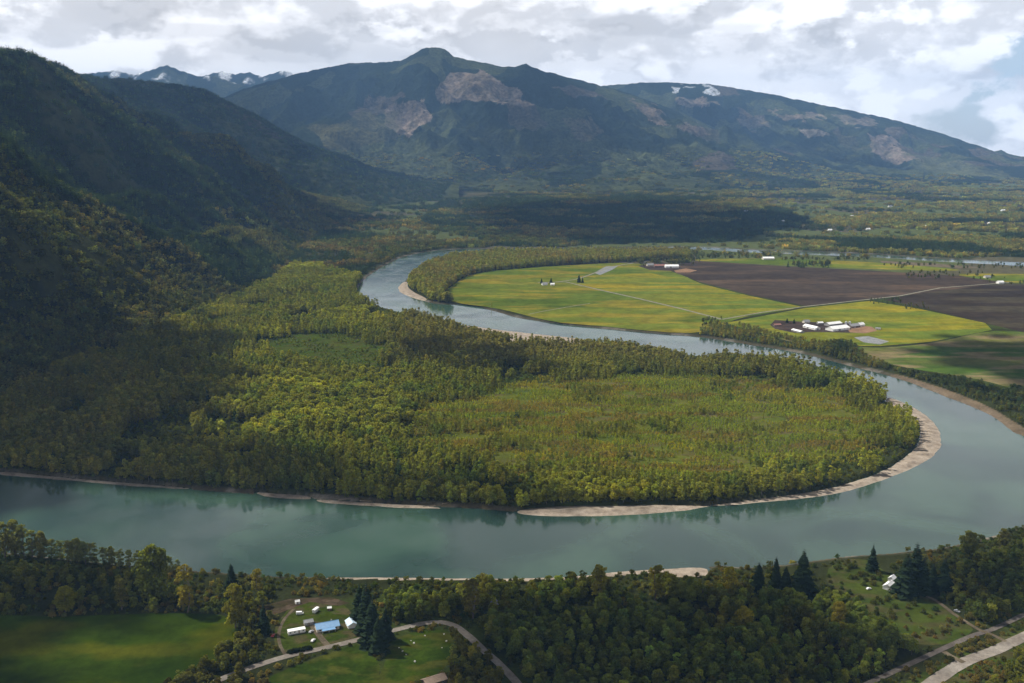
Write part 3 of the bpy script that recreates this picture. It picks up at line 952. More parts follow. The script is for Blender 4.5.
def crown_geo(seed, H, rx, base, lobes, per, leaf, peak=0.55, tone=0.2):
    """broadleaf crown: leaf clumps on lobes spread through the crown"""
    rg = np.random.default_rng(seed)
    h = np.sort(rg.uniform(0.02, 0.98, lobes))
    env = rx * np.clip(np.where(h < peak, 0.55 + 0.45 * h / peak, np.sqrt(np.clip(1 - ((h - peak) / (1 - peak)) ** 2, 0, 1)) * 0.95 + 0.05), 0.12, 1)
    ang = np.arange(lobes) * 2.4 + rg.uniform(-0.5, 0.5, lobes)
    rr = env * rg.uniform(0.25, 0.72, lobes)
    c = np.stack([rr * np.cos(ang), rr * np.sin(ang), base + h * (H - base) * 0.93], 1)
    lr = rx * rg.uniform(0.40, 0.60, lobes) * (1.0 - 0.35 * h) * (17.0 / max(lobes, 12)) ** 0.4
    D = rg.normal(size=(lobes, per, 3))
    D /= np.linalg.norm(D, axis=2)[..., None]
    D[..., 2] = np.where(D[..., 2] < -0.4, -D[..., 2] * 0.6, D[..., 2])
    rad_ = lr[:, None, None] * (0.55 + 0.5 * rg.random((lobes, per, 1)) ** 0.6)
    Pp = c[:, None, :] + D * rad_ * np.array([1, 1, 0.85])
    N = D * 0.8 + rg.normal(size=D.shape) * 0.55 + np.array([0, 0, 0.25])
    N /= np.linalg.norm(N, axis=2)[..., None]
    V, F = leaf_quads(rg, Pp.reshape(-1, 3), N.reshape(-1, 3), leaf)
    lt = (1 + rg.uniform(-tone, tone, (lobes, 1))) * (1 + rg.uniform(-0.22, 0.22, (lobes, per)))
    hue = rg.uniform(-0.05, 0.05, (lobes, 1)) + rg.uniform(-0.04, 0.04, (lobes, per))
    colr = np.stack([lt * (1 + hue), lt, lt * (1 - hue)], -1).reshape(-1, 3)
    return V, F, np.repeat(colr, 4, 0), c


def tube_geo(pts, radii, n=6):
    pts = np.asarray(pts, float)
    V, F = [], []
    for i, p in enumerate(pts):
        d = pts[min(i + 1, len(pts) - 1)] - pts[max(i - 1, 0)]
        d /= np.linalg.norm(d) + 1e-9
        a = np.cross(d, [0.3, 0.9, 0.1])
        a /= np.linalg.norm(a)
        b = np.cross(d, a)
        for k in range(n):
            th = 2 * math.pi * k / n
            V.append(p + radii[i] * (a * math.cos(th) + b * math.sin(th)))
    for i in range(len(pts) - 1):
        for k in range(n):
            F.append((i * n + k, i * n + (k + 1) % n, (i + 1) * n + (k + 1) % n, (i + 1) * n + k))
    return np.array(V), np.array(F)


def trunk_geo(seed, H, base, lobes_c, r0, limbs=7):
    rg = np.random.default_rng(seed + 100)
    z = np.linspace(-0.4, H * 0.86, 7)
    sway = np.cumsum(rg.normal(size=(7, 2)) * 0.012 * H, 0)
    P = np.stack([sway[:, 0], sway[:, 1], z], 1)
    Vs, Fs, off = [], [], 0
    V, F = tube_geo(P, r0 * np.linspace(1, 0.18, 7) * np.array([1.35, 1, 1, 1, 1, 1, 1]), 7)
    Vs.append(V)
    Fs.append(F)
    off += len(V)
    idx = rg.permutation(len(lobes_c))[:limbs]
    for j in idx:
        c = lobes_c[j]
        z0 = max(base * 0.6, c[2] - 0.3 * H * rg.uniform(0.5, 1))
        p0 = np.array([np.interp(z0, z, P[:, 0]), np.interp(z0, z, P[:, 1]), z0])
        mid = (p0 + c) / 2 + np.array([0, 0, -0.03 * H])
        V, F = tube_geo([p0, mid, c], [r0 * 0.42, r0 * 0.28, r0 * 0.08], 5)
        Vs.append(V)
        Fs.append(F + off)
        off += len(V)
    return np.concatenate(Vs), np.concatenate(Fs)


def conifer_geo(seed, H, Rr, tiers, per, base=0.10, tone=0.25):
    rg = np.random.default_rng(seed + 900)
    V, F, Cc = [], [], []
    k = 0
    for i in range(tiers):
        f = i / (tiers - 1)
        z = H * (base + (0.985 - base) * f ** 0.9)
        L0 = Rr * (1 - f) ** 0.85 + 0.03 * Rr
        nb = max(4, int(round(per * (1 - 0.5 * f))))
        a0 = rg.uniform(0, 6.28)
        for b in range(nb):
            if rg.random() < 0.14:
                continue
            an = a0 + 6.283 * (b + rg.uniform(-0.3, 0.3)) / nb
            L = L0 * rg.uniform(0.5, 1.25)
            dx, dy = math.cos(an), math.sin(an)
            dr = L * rg.uniform(0.25, 0.5)
            wd = (0.34 * L + 0.12 * Rr) * rg.uniform(0.8, 1.2)
            up = 0.10 * L
            sx_, sy_ = -dy, dx
            V += [(0, 0, z + up), (dx * L * 0.6 + sx_ * wd, dy * L * 0.6 + sy_ * wd, z - dr * 0.75), (dx * L, dy * L, z - dr), (dx * L * 0.6 - sx_ * wd, dy * L * 0.6 - sy_ * wd, z - dr * 0.75)]
            V += [(dx * L * 0.25, dy * L * 0.25, z + up * 0.5 - dr * 0.2), (dx * L * 0.62 + sx_ * wd * 0.3, dy * L * 0.62 + sy_ * wd * 0.3, z - dr * 0.35), (dx * L * 1.02, dy * L * 1.02, z - dr * 1.15), (dx * L * 0.6, dy * L * 0.6, z - dr * 1.25 - 0.05 * H * (1 - f))]
            F += [(k, k + 1, k + 2, k + 3), (k + 4, k + 5, k + 6, k + 7)]
            k += 8
            tn = 1 + rg.uniform(-tone, tone)
            Cc += [(tn, tn, tn)] * 8
    return np.array(V, float), np.array(F), np.array(Cc)


def merge(parts):
    """parts: (V, F, colour, material index)"""
    Vs, Fs, Cs, Ms, o = [], [], [], [], 0
    for V, F, c, mi in parts:
        Vs.append(V)
        Fs.append(F + o)
        Cs.append(c if c is not None else np.ones((len(V), 3)))
        Ms.append(np.full(len(F), mi))
        o += len(V)
    return np.concatenate(Vs), np.concatenate(Fs), np.concatenate(Cs), np.concatenate(Ms)


def tree_mesh(name, parts, mats):
    V, F, Cc, Mi = merge(parts)
    return fast_mesh(name, V, F, mats, Mi, False, {'leaf_tone': ('FLOAT_COLOR', np.concatenate([Cc, np.ones((len(Cc), 1))], 1))})


# unit-like stock: every mesh below is about 10 m tall and is scaled where it is planted
BROAD_TRUNK, BROAD_CROWN = [], []
for s in range(8):
    rx = [3.6, 3.1, 3.9, 3.3, 3.5, 2.9, 3.7, 3.2][s]
    V, F, Cc, lc = crown_geo(s, 10.0, rx, 0.9, 30, 95, 0.25, 0.48, 0.22)
    BROAD_CROWN.append(tree_mesh('broadleaf crown', [(V, F, Cc, 0)], [LEAF]))
    V, F = trunk_geo(s, 10.0, 1.6, lc, 0.20)
    BROAD_TRUNK.append(tree_mesh('broadleaf trunk', [(V, F, None, 0)], [BARK]))
SLIM_TRUNK, SLIM_CROWN = [], []
for s in range(5):
    V, F, Cc, lc = crown_geo(s + 40, 10.0, [1.9, 1.7, 2.2, 1.8, 2.0][s], 1.5, 22, 46, 0.19, 0.42)
    SLIM_CROWN.append(tree_mesh('poplar crown', [(V, F, Cc, 0)], [LEAF]))
    V, F = trunk_geo(s + 40, 10.0, 2.4, lc, 0.15, 9)
    SLIM_TRUNK.append(tree_mesh('poplar trunk', [(V, F, None, 0)], [BARK]))
CON_TRUNK, CON_CROWN = [], []
for s in range(4):
    V, F, Cc = conifer_geo(s, 10.0, [2.1, 1.8, 2.4, 2.0][s], 22, 11)
    CON_CROWN.append(tree_mesh('conifer crown', [(V, F, Cc, 0)], [NEEDLE]))
    V, F = tube_geo([(0, 0, -0.3), (0, 0, 4), (0, 0, 9.6)], [0.26, 0.17, 0.03], 7)
    CON_TRUNK.append(tree_mesh('conifer trunk', [(V, F, None, 0)], [BARK]))


def plain_trunk(H, r):
    V, F = tube_geo([(0, 0, -0.5), (0, 0, H)], [r, r * 0.4], 4)
    return (V, F, None, 1)


STOCK = {'broad': [], 'slim': [], 'young': [], 'conifer': [], 'bush': [], 'mixed': [], 'fir_clump': [], 'leafy_clump': [], 'pole_clump': []}


def stock(kind, parts, leafm):
    me = tree_mesh(kind, parts, [leafm, BARK])
    STOCK[kind].append(bpy.data.objects.new('planting stock ' + kind, me))


for s in range(6):
    V, F, Cc, lc = crown_geo(200 + s, 10, 3.0 + 0.4 * (s % 3), 0.8, 15, 40, 0.42, 0.5)
    stock('broad', [(V, F, Cc, 0), plain_trunk(7, 0.2)], LEAF)
    V, F, Cc, lc = crown_geo(230 + s, 10, 1.6 + 0.25 * (s % 3), 0.9, 13, 30, 0.30, 0.40)
    stock('slim', [(V, F, Cc, 0), plain_trunk(8, 0.15)], LEAF)
    V, F, Cc, lc = crown_geo(260 + s, 10, 2.9 + 0.5 * (s % 3), 0.2, 9, 22, 0.62, 0.4, 0.2)
    stock('young', [(V, F, Cc, 0)], LEAF)
    V, F, Cc, lc = crown_geo(290 + s, 10, 6.5 + (s % 3), 0.0, 10, 26, 1.0, 0.3)
    stock('bush', [(V, F, Cc, 0)], LEAF)
    V, F, Cc = conifer_geo(320 + s, 10, 1.9 + 0.2 * (s % 3), 12, 8)
    stock('conifer', [(V, F, Cc, 0), plain_trunk(9, 0.2)], NEEDLE)
for s in range(8):
    rg = np.random.default_rng(500 + s)
    for kind, pcon in (('mixed', 0.45), ('fir_clump', 0.92), ('leafy_clump', 0.06), ('pole_clump', 0.0)):
        parts = []
        n = 15
        for j in range(n):
            a, r = j * 2.4 + rg.uniform(-0.4, 0.4), 12.0 * math.sqrt((j + 0.5) / n)
            ox, oy = r * math.cos(a), r * math.sin(a)
            hh = rg.uniform(0.75, 1.25)
            if rg.random() < pcon:
                V, F, Cc = conifer_geo(rg.integers(1e6), 20 * hh, 3.0 * rg.uniform(0.85, 1.2), 7, 6)
                Cc = Cc * np.array([0.55, 0.68, 0.72]) * rg.uniform(0.8, 1.25)
            else:
                k = rg.uniform(0.7, 1.3)
                slim = kind == 'pole_clump'
                V, F, Cc, lc = crown_geo(rg.integers(1e6), (15 if not slim else 20) * hh, 2.4 * rg.uniform(0.85, 1.2) if slim else 3.2 * rg.uniform(0.8, 1.25), 1.0, 7, 14, 0.9 if slim else 1.05, 0.5)
                hue = rg.uniform(-0.10, 0.10)
                Cc = Cc * k * np.array([1 + hue, 1, 1 - hue])
            V = V + np.array([ox, oy, -1.0])
            parts.append((V, F, Cc, 0))
        stock(kind, parts, LEAF)

# ------------------------------------------------------------------ planting: geometry nodes for the masses nobody could count


def scatter_tree(kinds):
    objs = [o for k in kinds for o in STOCK[k]]
    ng = bpy.data.node_groups.new('planting ' + ' '.join(kinds), 'GeometryNodeTree')
    ng.interface.new_socket('Geometry', in_out='INPUT', socket_type='NodeSocketGeometry')
    ng.interface.new_socket('Geometry', in_out='OUTPUT', socket_type='NodeSocketGeometry')
    N = ng.nodes
    L = ng.links
    gi, go = N.new('NodeGroupInput'), N.new('NodeGroupOutput')
    g2i = N.new('GeometryNodeGeometryToInstance')
    for o in objs:
        oi = N.new('GeometryNodeObjectInfo')
        oi.inputs['Object'].default_value = o
        L.new(oi.outputs['Geometry'], g2i.inputs[0])
    iop = N.new('GeometryNodeInstanceOnPoints')

    def attr(nm, typ):
        a = N.new('GeometryNodeInputNamedAttribute')
        a.data_type = typ
        a.inputs['Name'].default_value = nm
        return a.outputs['Attribute']
    L.new(gi.outputs[0], iop.inputs['Points'])
    L.new(g2i.outputs[0], iop.inputs['Instance'])
    iop.inputs['Pick Instance'].default_value = True
    L.new(attr('pick', 'INT'), iop.inputs['Instance Index'])
    L.new(attr('turn', 'FLOAT_VECTOR'), iop.inputs['Rotation'])
    L.new(attr('size', 'FLOAT_VECTOR'), iop.inputs['Scale'])
    L.new(iop.outputs[0], go.inputs[0])
    return ng, len(objs)


NG = {}


def plant(name, label, kinds, X, Y, Z, size, tint, squash=None):
    key = tuple(kinds)
    if key not in NG:
        NG[key] = scatter_tree(kinds)
    ng, no = NG[key]
    n = len(X)
    sz = np.stack([size, size, size * (1 if squash is None else squash)], 1)
    turn = np.stack([R.uniform(-0.05, 0.05, n), R.uniform(-0.05, 0.05, n), R.uniform(0, 6.283, n)], 1)
    me = fast_mesh(name, np.stack([X, Y, Z], 1), np.zeros((0, 3), int), [], None, False,
                   {'pick': ('INT', R.integers(0, no, n)), 'turn': ('FLOAT_VECTOR', turn), 'size': ('FLOAT_VECTOR', sz), 'tint': ('FLOAT_VECTOR', tint)})
    o = link(name, me)
    md = o.modifiers.new('planting', 'NODES')
    md.node_group = ng
    print('PLANT', name, n)
    return tag(o, label, None, None, 'stuff')


def jitter_grid(x0, x1, y0, y1, s, j=0.46):
    gx, gy = np.meshgrid(np.arange(x0, x1, s), np.arange(y0, y1, s))
    gx = gx + (np.arange(gx.shape[0])[:, None] % 2) * s * 0.5
    gx = gx + R.uniform(-j, j, gx.shape) * s
    gy = gy + R.uniform(-j, j, gy.shape) * s
    return gx.ravel(), gy.ravel()


def in_view(X, Y, Z, mx=70, my=90):
    px, py, dp = project(X, Y, Z)
    return (px > -mx) & (px < 1024 + mx) & (py > -my) & (py < 683 + my) & (Y > 100)


def sdist(X, Y):
    d = dist_line(RIVER, X, Y)
    return np.where(inside(RIVER, X, Y), -d, d)


NO_TREES = [P for nm, mk, P in FPOLY if mk not in ('clear2', 'clear')]
CLEARING = [P for nm, mk, P in FPOLY if mk == 'clear'][0]


def free(X, Y, water=5.0, road=2.0):
    ok = sdist(X, Y) > water
    for P in list(BARS.values()) + NO_TREES + [slough]:
        ok &= ~inside(P, X, Y)
    ok &= ~inside(CLEARING, X + (fbm(X / 35, Y / 35, 3, 151) - 0.45) * 130, Y + (fbm(X / 35, Y / 35, 3, 152) - 0.5) * 170)
    for P, wd in ROADS:
        lo, hi = P.min(0) - 30, P.max(0) + 30
        b = ok & (X > lo[0]) & (X < hi[0]) & (Y > lo[1]) & (Y < hi[1])
        if b.any():
            q = np.full(X.shape, 1e9)
            q[b] = dist_line(P, X[b], Y[b], False)
            ok &= q > wd / 2 + road
    return ok


LEAF_K = np.array([1.95, 1.92, 1.55])


def tints(n, base, var=0.22, hue=0.14):
    base = np.asarray(base, float)
    if base.ndim == 1:
        base = np.tile(base, (n, 1))
    base = base * LEAF_K
    k = np.exp(R.normal(0, var, n))[:, None]
    h = R.normal(0, hue, n)[:, None]
    return base * k * np.concatenate([1 + h, 1 + 0 * h, 1 - h], 1)


def zone(pts, z=3.0):
    return GP(pts, z)


# ---- peninsula wood
pen = np.concatenate([zone([(-330, 452)]), zone(north_bank[::-1][1:]), zone([(357, 290), (364, 279), (330, 272), (300, 262), (262, 288), (215, 308), (150, 333), (70, 366), (0, 398), (-200, 440)])])
young_z = smooth_poly(zone([(440, 405), (500, 388), (590, 379), (680, 375), (780, 385), (850, 400), (886, 420), (874, 442), (825, 460), (740, 475), (650, 479), (560, 473), (480, 460), (425, 440), (410, 420)]), 4)
X, Y = jitter_grid(-1600, 700, 850, 3000, 6.3)
m = inside(pen, X, Y) & in_view(X, Y, 10) & free(X, Y, 4.0)
X, Y = X[m], Y[m]
iy = inside(young_z, X + (fbm(X / 55, Y / 55, 4, 61) - 0.5) * 110, Y + (fbm(X / 55, Y / 55, 4, 62) - 0.5) * 110)
iy &= fbm(X / 70, Y / 45, 3, 65) < 0.70
gapn = fbm(X / 75, Y / 75, 3, 63)
old = ~iy
keep = old & (gapn < 0.66)
keep |= iy & (R.random(len(X)) < 0.015 + 0.13 * sstep(0.52, 0.64, fbm(X / 60, Y / 40, 3, 75)))
Xo, Yo = X[keep], Y[keep]
pxo, pyo, _ = project(Xo, Yo, 3 + 0 * Xo)
hn = fbm(Xo / 110, Yo / 110, 3, 64)
edge = np.minimum(sdist(Xo, Yo), 60) / 60
size = (1.2 + 1.0 * hn) * R.uniform(0.65, 1.25, len(Xo))
dyz = dist_line(young_z, Xo, Yo) * np.where(inside(young_z, Xo, Yo), 1, -1)
size *= 1.0 - 0.45 * sstep(-45, 30, dyz)
tn = fbm(Xo / 90, Yo / 90, 4, 66)
tn2 = fbm(Xo / 45, Yo / 45, 3, 67)
base = np.array([0.112, 0.116, 0.027]) * np.ones((len(Xo), 1))
base = blend(base, (0.150, 0.152, 0.030), sstep(0.48, 0.66, tn))
base = blend(base, (0.085, 0.105, 0.026), sstep(0.55, 0.7, tn2))
base = blend(base, (0.095, 0.083, 0.035), sstep(330, 120, pxo) * 0.5)
base = blend(base, (0.118, 0.108, 0.046), sstep(388, 352, pyo) * sstep(360, 420, pxo) * 0.9)
slimm = (fbm(Xo / 130, Yo / 130, 3, 68) > 0.36) & (R.random(len(Xo)) < 0.88)
con = (R.random(len(Xo)) < 0.016 + 0.05 * (fbm(Xo / 120, Yo / 120, 2, 69) > 0.6)) & old[keep]
T = tints(len(Xo), base * 1.08, 0.14, 0.05)
a = slimm & ~con
plant('peninsula_woodland', 'olive green poplar wood covering the river peninsula', ['slim'], Xo[a], Yo[a], np.full(a.sum(), 2.9), size[a] * 1.12, T[a], R.uniform(0.85, 1.15, a.sum()))
a = ~slimm & ~con
plant('peninsula_woodland', 'rounded broadleaf trees mixed through the peninsula wood', ['broad'], Xo[a], Yo[a], np.full(a.sum(), 2.9), size[a] * 0.95, T[a], R.uniform(0.9, 1.15, a.sum()))
plant('peninsula_conifers', 'scattered dark conifers among the peninsula trees', ['conifer'], Xo[con], Yo[con], np.full(con.sum(), 2.9), size[con] * 1.15, tints(con.sum(), (0.026, 0.042, 0.018), 0.15, 0.05))
# young growth and undergrowth
X, Y = jitter_grid(-400, 660, 1000, 1800, 3.6)
m = (inside(young_z, X, Y) | (dist_line(young_z, X, Y) < 45 * fbm(X / 30, Y / 30, 3, 76))) & in_view(X, Y, 5) & free(X, Y)
m &= fbm(X / 30, Y / 30, 3, 71) < 0.66
X, Y = X[m], Y[m]
tn = fbm(X / 80, Y / 24, 4, 72)
base = np.array([0.165, 0.182, 0.032]) * np.ones((len(X), 1))
base = blend(base, (0.205, 0.190, 0.032), sstep(0.45, 0.62, tn))
base = blend(base, (0.175, 0.140, 0.042), sstep(0.54, 0.66, fbm(X / 120, Y / 22, 3, 73)))
sheet('young_growth_floor', 'grassy floor below the low young trees of the peninsula', young_z, 3.04, field_mat('weedy grass', (0.075, 0.098, 0.014), (0.115, 0.120, 0.018), (0.100, 0.085, 0.030), 0.02, 0.1, 4.0))
plant('young_woodland', 'low yellow green young trees filling the middle of the peninsula', ['young'], X, Y, np.full(len(X), 2.9), R.uniform(0.20, 0.42, len(X)) * (0.75 + 0.6 * fbm(X / 60, Y / 60, 3, 74)), tints(len(X), base, 0.14, 0.07))
X, Y = jitter_grid(-1600, 700, 850, 2600, 9)
m = inside(pen, X, Y) & ~inside(young_z, X, Y) & in_view(X, Y, 5) & free(X, Y, 3)
X, Y = X[m], Y[m]
plant('undergrowth', 'low green bushes under and between the peninsula trees', ['bush'], X, Y, np.full(len(X), 2.7), R.uniform(0.25, 0.5, len(X)), tints(len(X), (0.07, 0.08, 0.022), 0.2, 0.1))

X, Y = jitter_grid(-600, 50, 1500, 2100, 7.0)
m = inside(CLEARING, X, Y) & (fbm(X / 40, Y / 40, 3, 155) < 0.50)
X, Y = X[m], Y[m]
plant('clearing_scrub', 'low bushes scattered over the grassy peninsula clearing', ['bush'], X, Y, np.full(len(X), 2.9), R.uniform(0.10, 0.34, len(X)), tints(len(X), (0.075, 0.090, 0.020), 0.2, 0.1))

# ---- meadow wood at the upper bend
mw = zone([(411, 291), (408, 284), (414, 276), (428, 266), (452, 259), (500, 254.5), (560, 253.5), (640, 253), (690, 254), (690, 258), (640, 261), (600, 263.5), (540, 266.5), (480, 272.5), (456, 281), (452, 290), (470, 299), (494, 306), (490, 309), (465, 304.5), (440, 302), (422, 299)])
X, Y = jitter_grid(-500, 900, 2000, 3700, 7.6)
m = inside(mw, X, Y) & in_view(X, Y, 10) & free(X, Y, 5)
X, Y = X[m], Y[m]
px_, py_, _ = project(X, Y, 3 + 0 * X)
base = np.array([0.130, 0.132, 0.044]) * np.ones((len(X), 1))
base = blend(base, (0.140, 0.124, 0.052), sstep(0.5, 0.65, fbm(X / 60, Y / 60, 3, 81)))
sz = (1.75 + 0.9 * fbm(X / 90, Y / 90, 3, 82)) * R.uniform(0.8, 1.15, len(X)) * np.where((px_ > 462) & (py_ > 299), 0.55, 1.0)
a = R.random(len(X)) < 0.6
plant('meadow_wood', 'yellowish poplar belt between the upper river and the meadow', ['slim'], X[a], Y[a], np.full(a.sum(), 2.9), sz[a] * 1.1, tints(a.sum(), base[a], 0.16, 0.08))
a = ~a
plant('meadow_wood', 'rounded trees in the belt between the upper river and the meadow', ['broad'], X[a], Y[a], np.full(a.sum(), 2.9), sz[a] * 0.9, tints(a.sum(), base[a], 0.2, 0.1))

# ---- bank trees on the field side of the river
bank_z = [zone([(700, 330), (716, 322), (736, 322), (762, 330), (790, 337), (818, 343), (835, 343), (852, 346), (862, 352), (868, 358), (900, 372), (950, 384), (1030, 404), (1110, 430), (1110, 470), (1024, 430), (985, 406), (940, 387), (900, 373), (850, 362), (800, 350), (745, 341), (700, 335)])]
X, Y = jitter_grid(300, 1300, 1100, 2200, 6.4)
m = inside(bank_z[0], X, Y) & in_view(X, Y, 10) & (sdist(X, Y) > 5) & (fbm(X / 30, Y / 30, 3, 91) < 0.56)
m &= ~inside(eb, X, Y)
X, Y = X[m], Y[m]
px_, py_, _ = project(X, Y, 3 + 0 * X)
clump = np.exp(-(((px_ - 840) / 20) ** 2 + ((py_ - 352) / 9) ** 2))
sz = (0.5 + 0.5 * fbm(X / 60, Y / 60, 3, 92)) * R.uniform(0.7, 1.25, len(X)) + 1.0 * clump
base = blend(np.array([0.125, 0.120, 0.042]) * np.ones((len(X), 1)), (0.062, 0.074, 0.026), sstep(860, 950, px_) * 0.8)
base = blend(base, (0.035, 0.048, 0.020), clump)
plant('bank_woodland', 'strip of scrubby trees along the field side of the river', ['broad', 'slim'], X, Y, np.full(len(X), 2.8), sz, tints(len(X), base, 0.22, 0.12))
X, Y = jitter_grid(300, 1500, 1000, 2100, 7.5)
m = inside(zone([(868, 358), (900, 371), (960, 379), (1030, 392), (1110, 405), (1110, 432), (1030, 408), (950, 388), (900, 374)]), X, Y) & (fbm(X / 30, Y / 30, 3, 93) < 0.62)
X, Y = X[m], Y[m]
plant('bank_scrub', 'dark scrub bushes between the pasture and the eroded bank', ['bush', 'broad'], X, Y, np.full(len(X), 2.8), R.uniform(0.35, 0.9, len(X)), tints(len(X), (0.045, 0.055, 0.022), 0.2, 0.1))

# ---- wooded hillside
X, Y = jitter_grid(-3600, -350, 1050, 8200, 15.5)
m = in_view(X, Y, hill_h(X, Y) + 10, 120, 60)
X, Y = X[m], Y[m]
Z = hill_h(X, Y)
tx, cx = np.interp(Y, toeY, toeX), np.interp(Y, crY, crX)
tpar = (tx - X) / np.maximum(tx - cx, 120)
m = (tpar > 0.0) & (tpar < 1.35) & (Z > 1)
n1 = fbm(X / 260, Y / 260, 4, 21)
m &= ~((n1 > 0.70) & (R.random(len(X)) < 0.6))
X, Y, Z, tpar, n1 = X[m], Y[m], Z[m], tpar[m], n1[m]
fir = (fbm(X / 350, Y / 350, 4, 101) + 0.35 * (tpar - 0.4)) > 0.47
leafy = ~fir & (fbm(X / 200, Y / 200, 3, 102) > 0.5)
base = np.array([0.070, 0.074, 0.028]) * np.ones((len(X), 1))
base = blend(base, (0.095, 0.090, 0.040), sstep(0.46, 0.62, fbm(X / 170, Y / 170, 4, 103)))
sz = R.uniform(0.8, 1.15, len(X))
for mask, kind, lb in ((fir, 'fir_clump', 'dark conifer forest on the steep hillside'), (leafy, 'leafy_clump', 'brownish spring broadleaf woods low on the hillside'), (~fir & ~leafy, 'mixed', 'mixed conifers and broadleaf trees on the hillside')):
    b = base[mask] if kind != 'fir_clump' else np.array([0.050, 0.062, 0.026]) * np.ones((mask.sum(), 1))
    plant('hillside_forest', lb, [kind], X[mask], Y[mask], Z[mask], sz[mask] * (0.88 if kind != 'fir_clump' else 0.95), tints(mask.sum(), b * 0.95, 0.24, 0.06))

# ---- wooded ridge behind
X, Y = jitter_grid(-5200, -500, 5600, 10000, 38)
Z = ridge_h(X, Y, B_lines, 900.0, 130, 2, 620)
m = (Z > 0) & in_view(X, Y, Z, 60, 60) & (hill_h(X, Y) < Z)
m &= ~((fbm(X / 300, Y / 300, 3, 111) > 0.63) & (R.random(len(X)) < 0.7))
X, Y, Z = X[m], Y[m], Z[m]
plant('ridge_forest', 'dark forest covering the ridge behind the near hill', ['fir_clump'], X, Y, Z - 2, R.uniform(1.15, 1.7, len(X)), tints(len(X), (0.044, 0.056, 0.026), 0.2, 0.1), R.uniform(0.65, 0.95, len(X)))

# ---- far valley woods
vx, vy = [], []
for y0, y1, s in ((2350, 4300, 21), (4300, 6200, 30), (6200, 11600, 46)):
    a_, b_ = jitter_grid(-0.42 * y1 - 800, 0.56 * y1 + 300, y0, y1, s)
    vx.append(a_)
    vy.append(b_)
X, Y = np.concatenate(vx), np.concatenate(vy)
ZF = np.maximum(ridge_h(X, Y, D_lines, 900.0, 400, 3, 760), ridge_h(X, Y, E_lines, 900.0, 360, 5, 820)) * (Y > 8300)
m = in_view(X, Y, 10, 40, 40) & (hill_h(X, Y) < 3) & (ZF < 330) & (ridge_h(X, Y, B_lines, 900.0, 130, 2, 620) < 20)
X, Y, ZF = X[m], Y[m], np.maximum(ZF[m], 2.5)
m = free(X, Y, 12) & ~inside(pen, X, Y) & ~inside(mw, X, Y) & ~inside(bank_z[0], X, Y)
X, Y, ZF = X[m], Y[m], ZF[m]
px_, py_, _ = project(X, Y, 3 + 0 * X)
m = ~((px_ > 440) & (py_ > 265))                       # the farmland
m &= ~((px_ > 690) & (py_ > 257.5) & (px_ < 1080))
farm_n = fbm(X / 520, Y / 620, 4, 121)
nf = fbm(X / 900, Y / 900, 4, 44)
pl = cells(X / 360 + nf * 0.6, Y / 420 + nf * 0.5, 3)
dens = np.where(pl > 0.62, 0.13, np.where(pl > 0.44, 0.40, 0.85)) * (0.35 + 1.1 * fbm(X / 240, Y / 200, 3, 122))
west = sstep(470, 330, px_) * sstep(205, 225, py_)
dens = np.maximum(dens, 0.8 * west * (fbm(X / 200, Y / 240, 3, 123) < 0.56))
strip = inside(np.array([(440, 200), (560, 194), (700, 197), (790, 210), (800, 226), (720, 243), (560, 243), (460, 236), (420, 222)], float), px_, py_)
strip2 = (py_ > 238) & (py_ < 249.5) & (px_ > 780)
dens = np.where(strip, 0.92, dens)
dens = np.where(strip2, 1.0, dens)
dens = np.where((px_ > 690) & (py_ > 247), dens * 0.8, dens)
m &= R.random(len(X)) < dens
X, Y, ZF, px_, py_, west, strip = X[m], Y[m], ZF[m], px_[m], py_[m], west[m], strip[m]
sz = R.uniform(0.75, 1.1, len(X)) * np.where(Y > 6200, 1.75, np.where(Y > 4300, 1.25, 0.92))
sq = np.where(Y > 6200, 0.62, np.where(Y > 4300, 0.8, 1.0))
base = np.array([0.072, 0.078, 0.030]) * np.ones((len(X), 1))
base = blend(base, (0.135, 0.118, 0.052), sstep(0.44, 0.60, fbm(X / 200, Y / 260, 3, 124)))
base = blend(base, (0.165, 0.155, 0.068), sstep(640, 820, px_) * 0.8)
base = blend(base, (0.105, 0.085, 0.045), (west * sstep(0.45, 0.6, fbm(X / 90, Y / 120, 3, 125))))
f2 = fbm(X / 420, Y / 420, 3, 126)
kfir = (f2 > 0.56) | (strip & (f2 > 0.42))
kmix = ~kfir & (R.random(len(X)) < 0.5)
for mask, kind, lb in ((kfir, 'fir_clump', 'dark conifer woods on the far valley floor'), (kmix, 'mixed', 'mixed woods between the far valley fields'), (~kfir & ~kmix, 'leafy_clump', 'pale spring broadleaf woods on the far valley floor')):
    b = base[mask] if kind != 'fir_clump' else np.array([0.048, 0.06, 0.026]) * np.ones((mask.sum(), 1))
    plant('valley_woodland', lb, [kind], X[mask], Y[mask], ZF[mask] - 0.5, sz[mask], tints(mask.sum(), b, 0.22, 0.12), sq[mask])

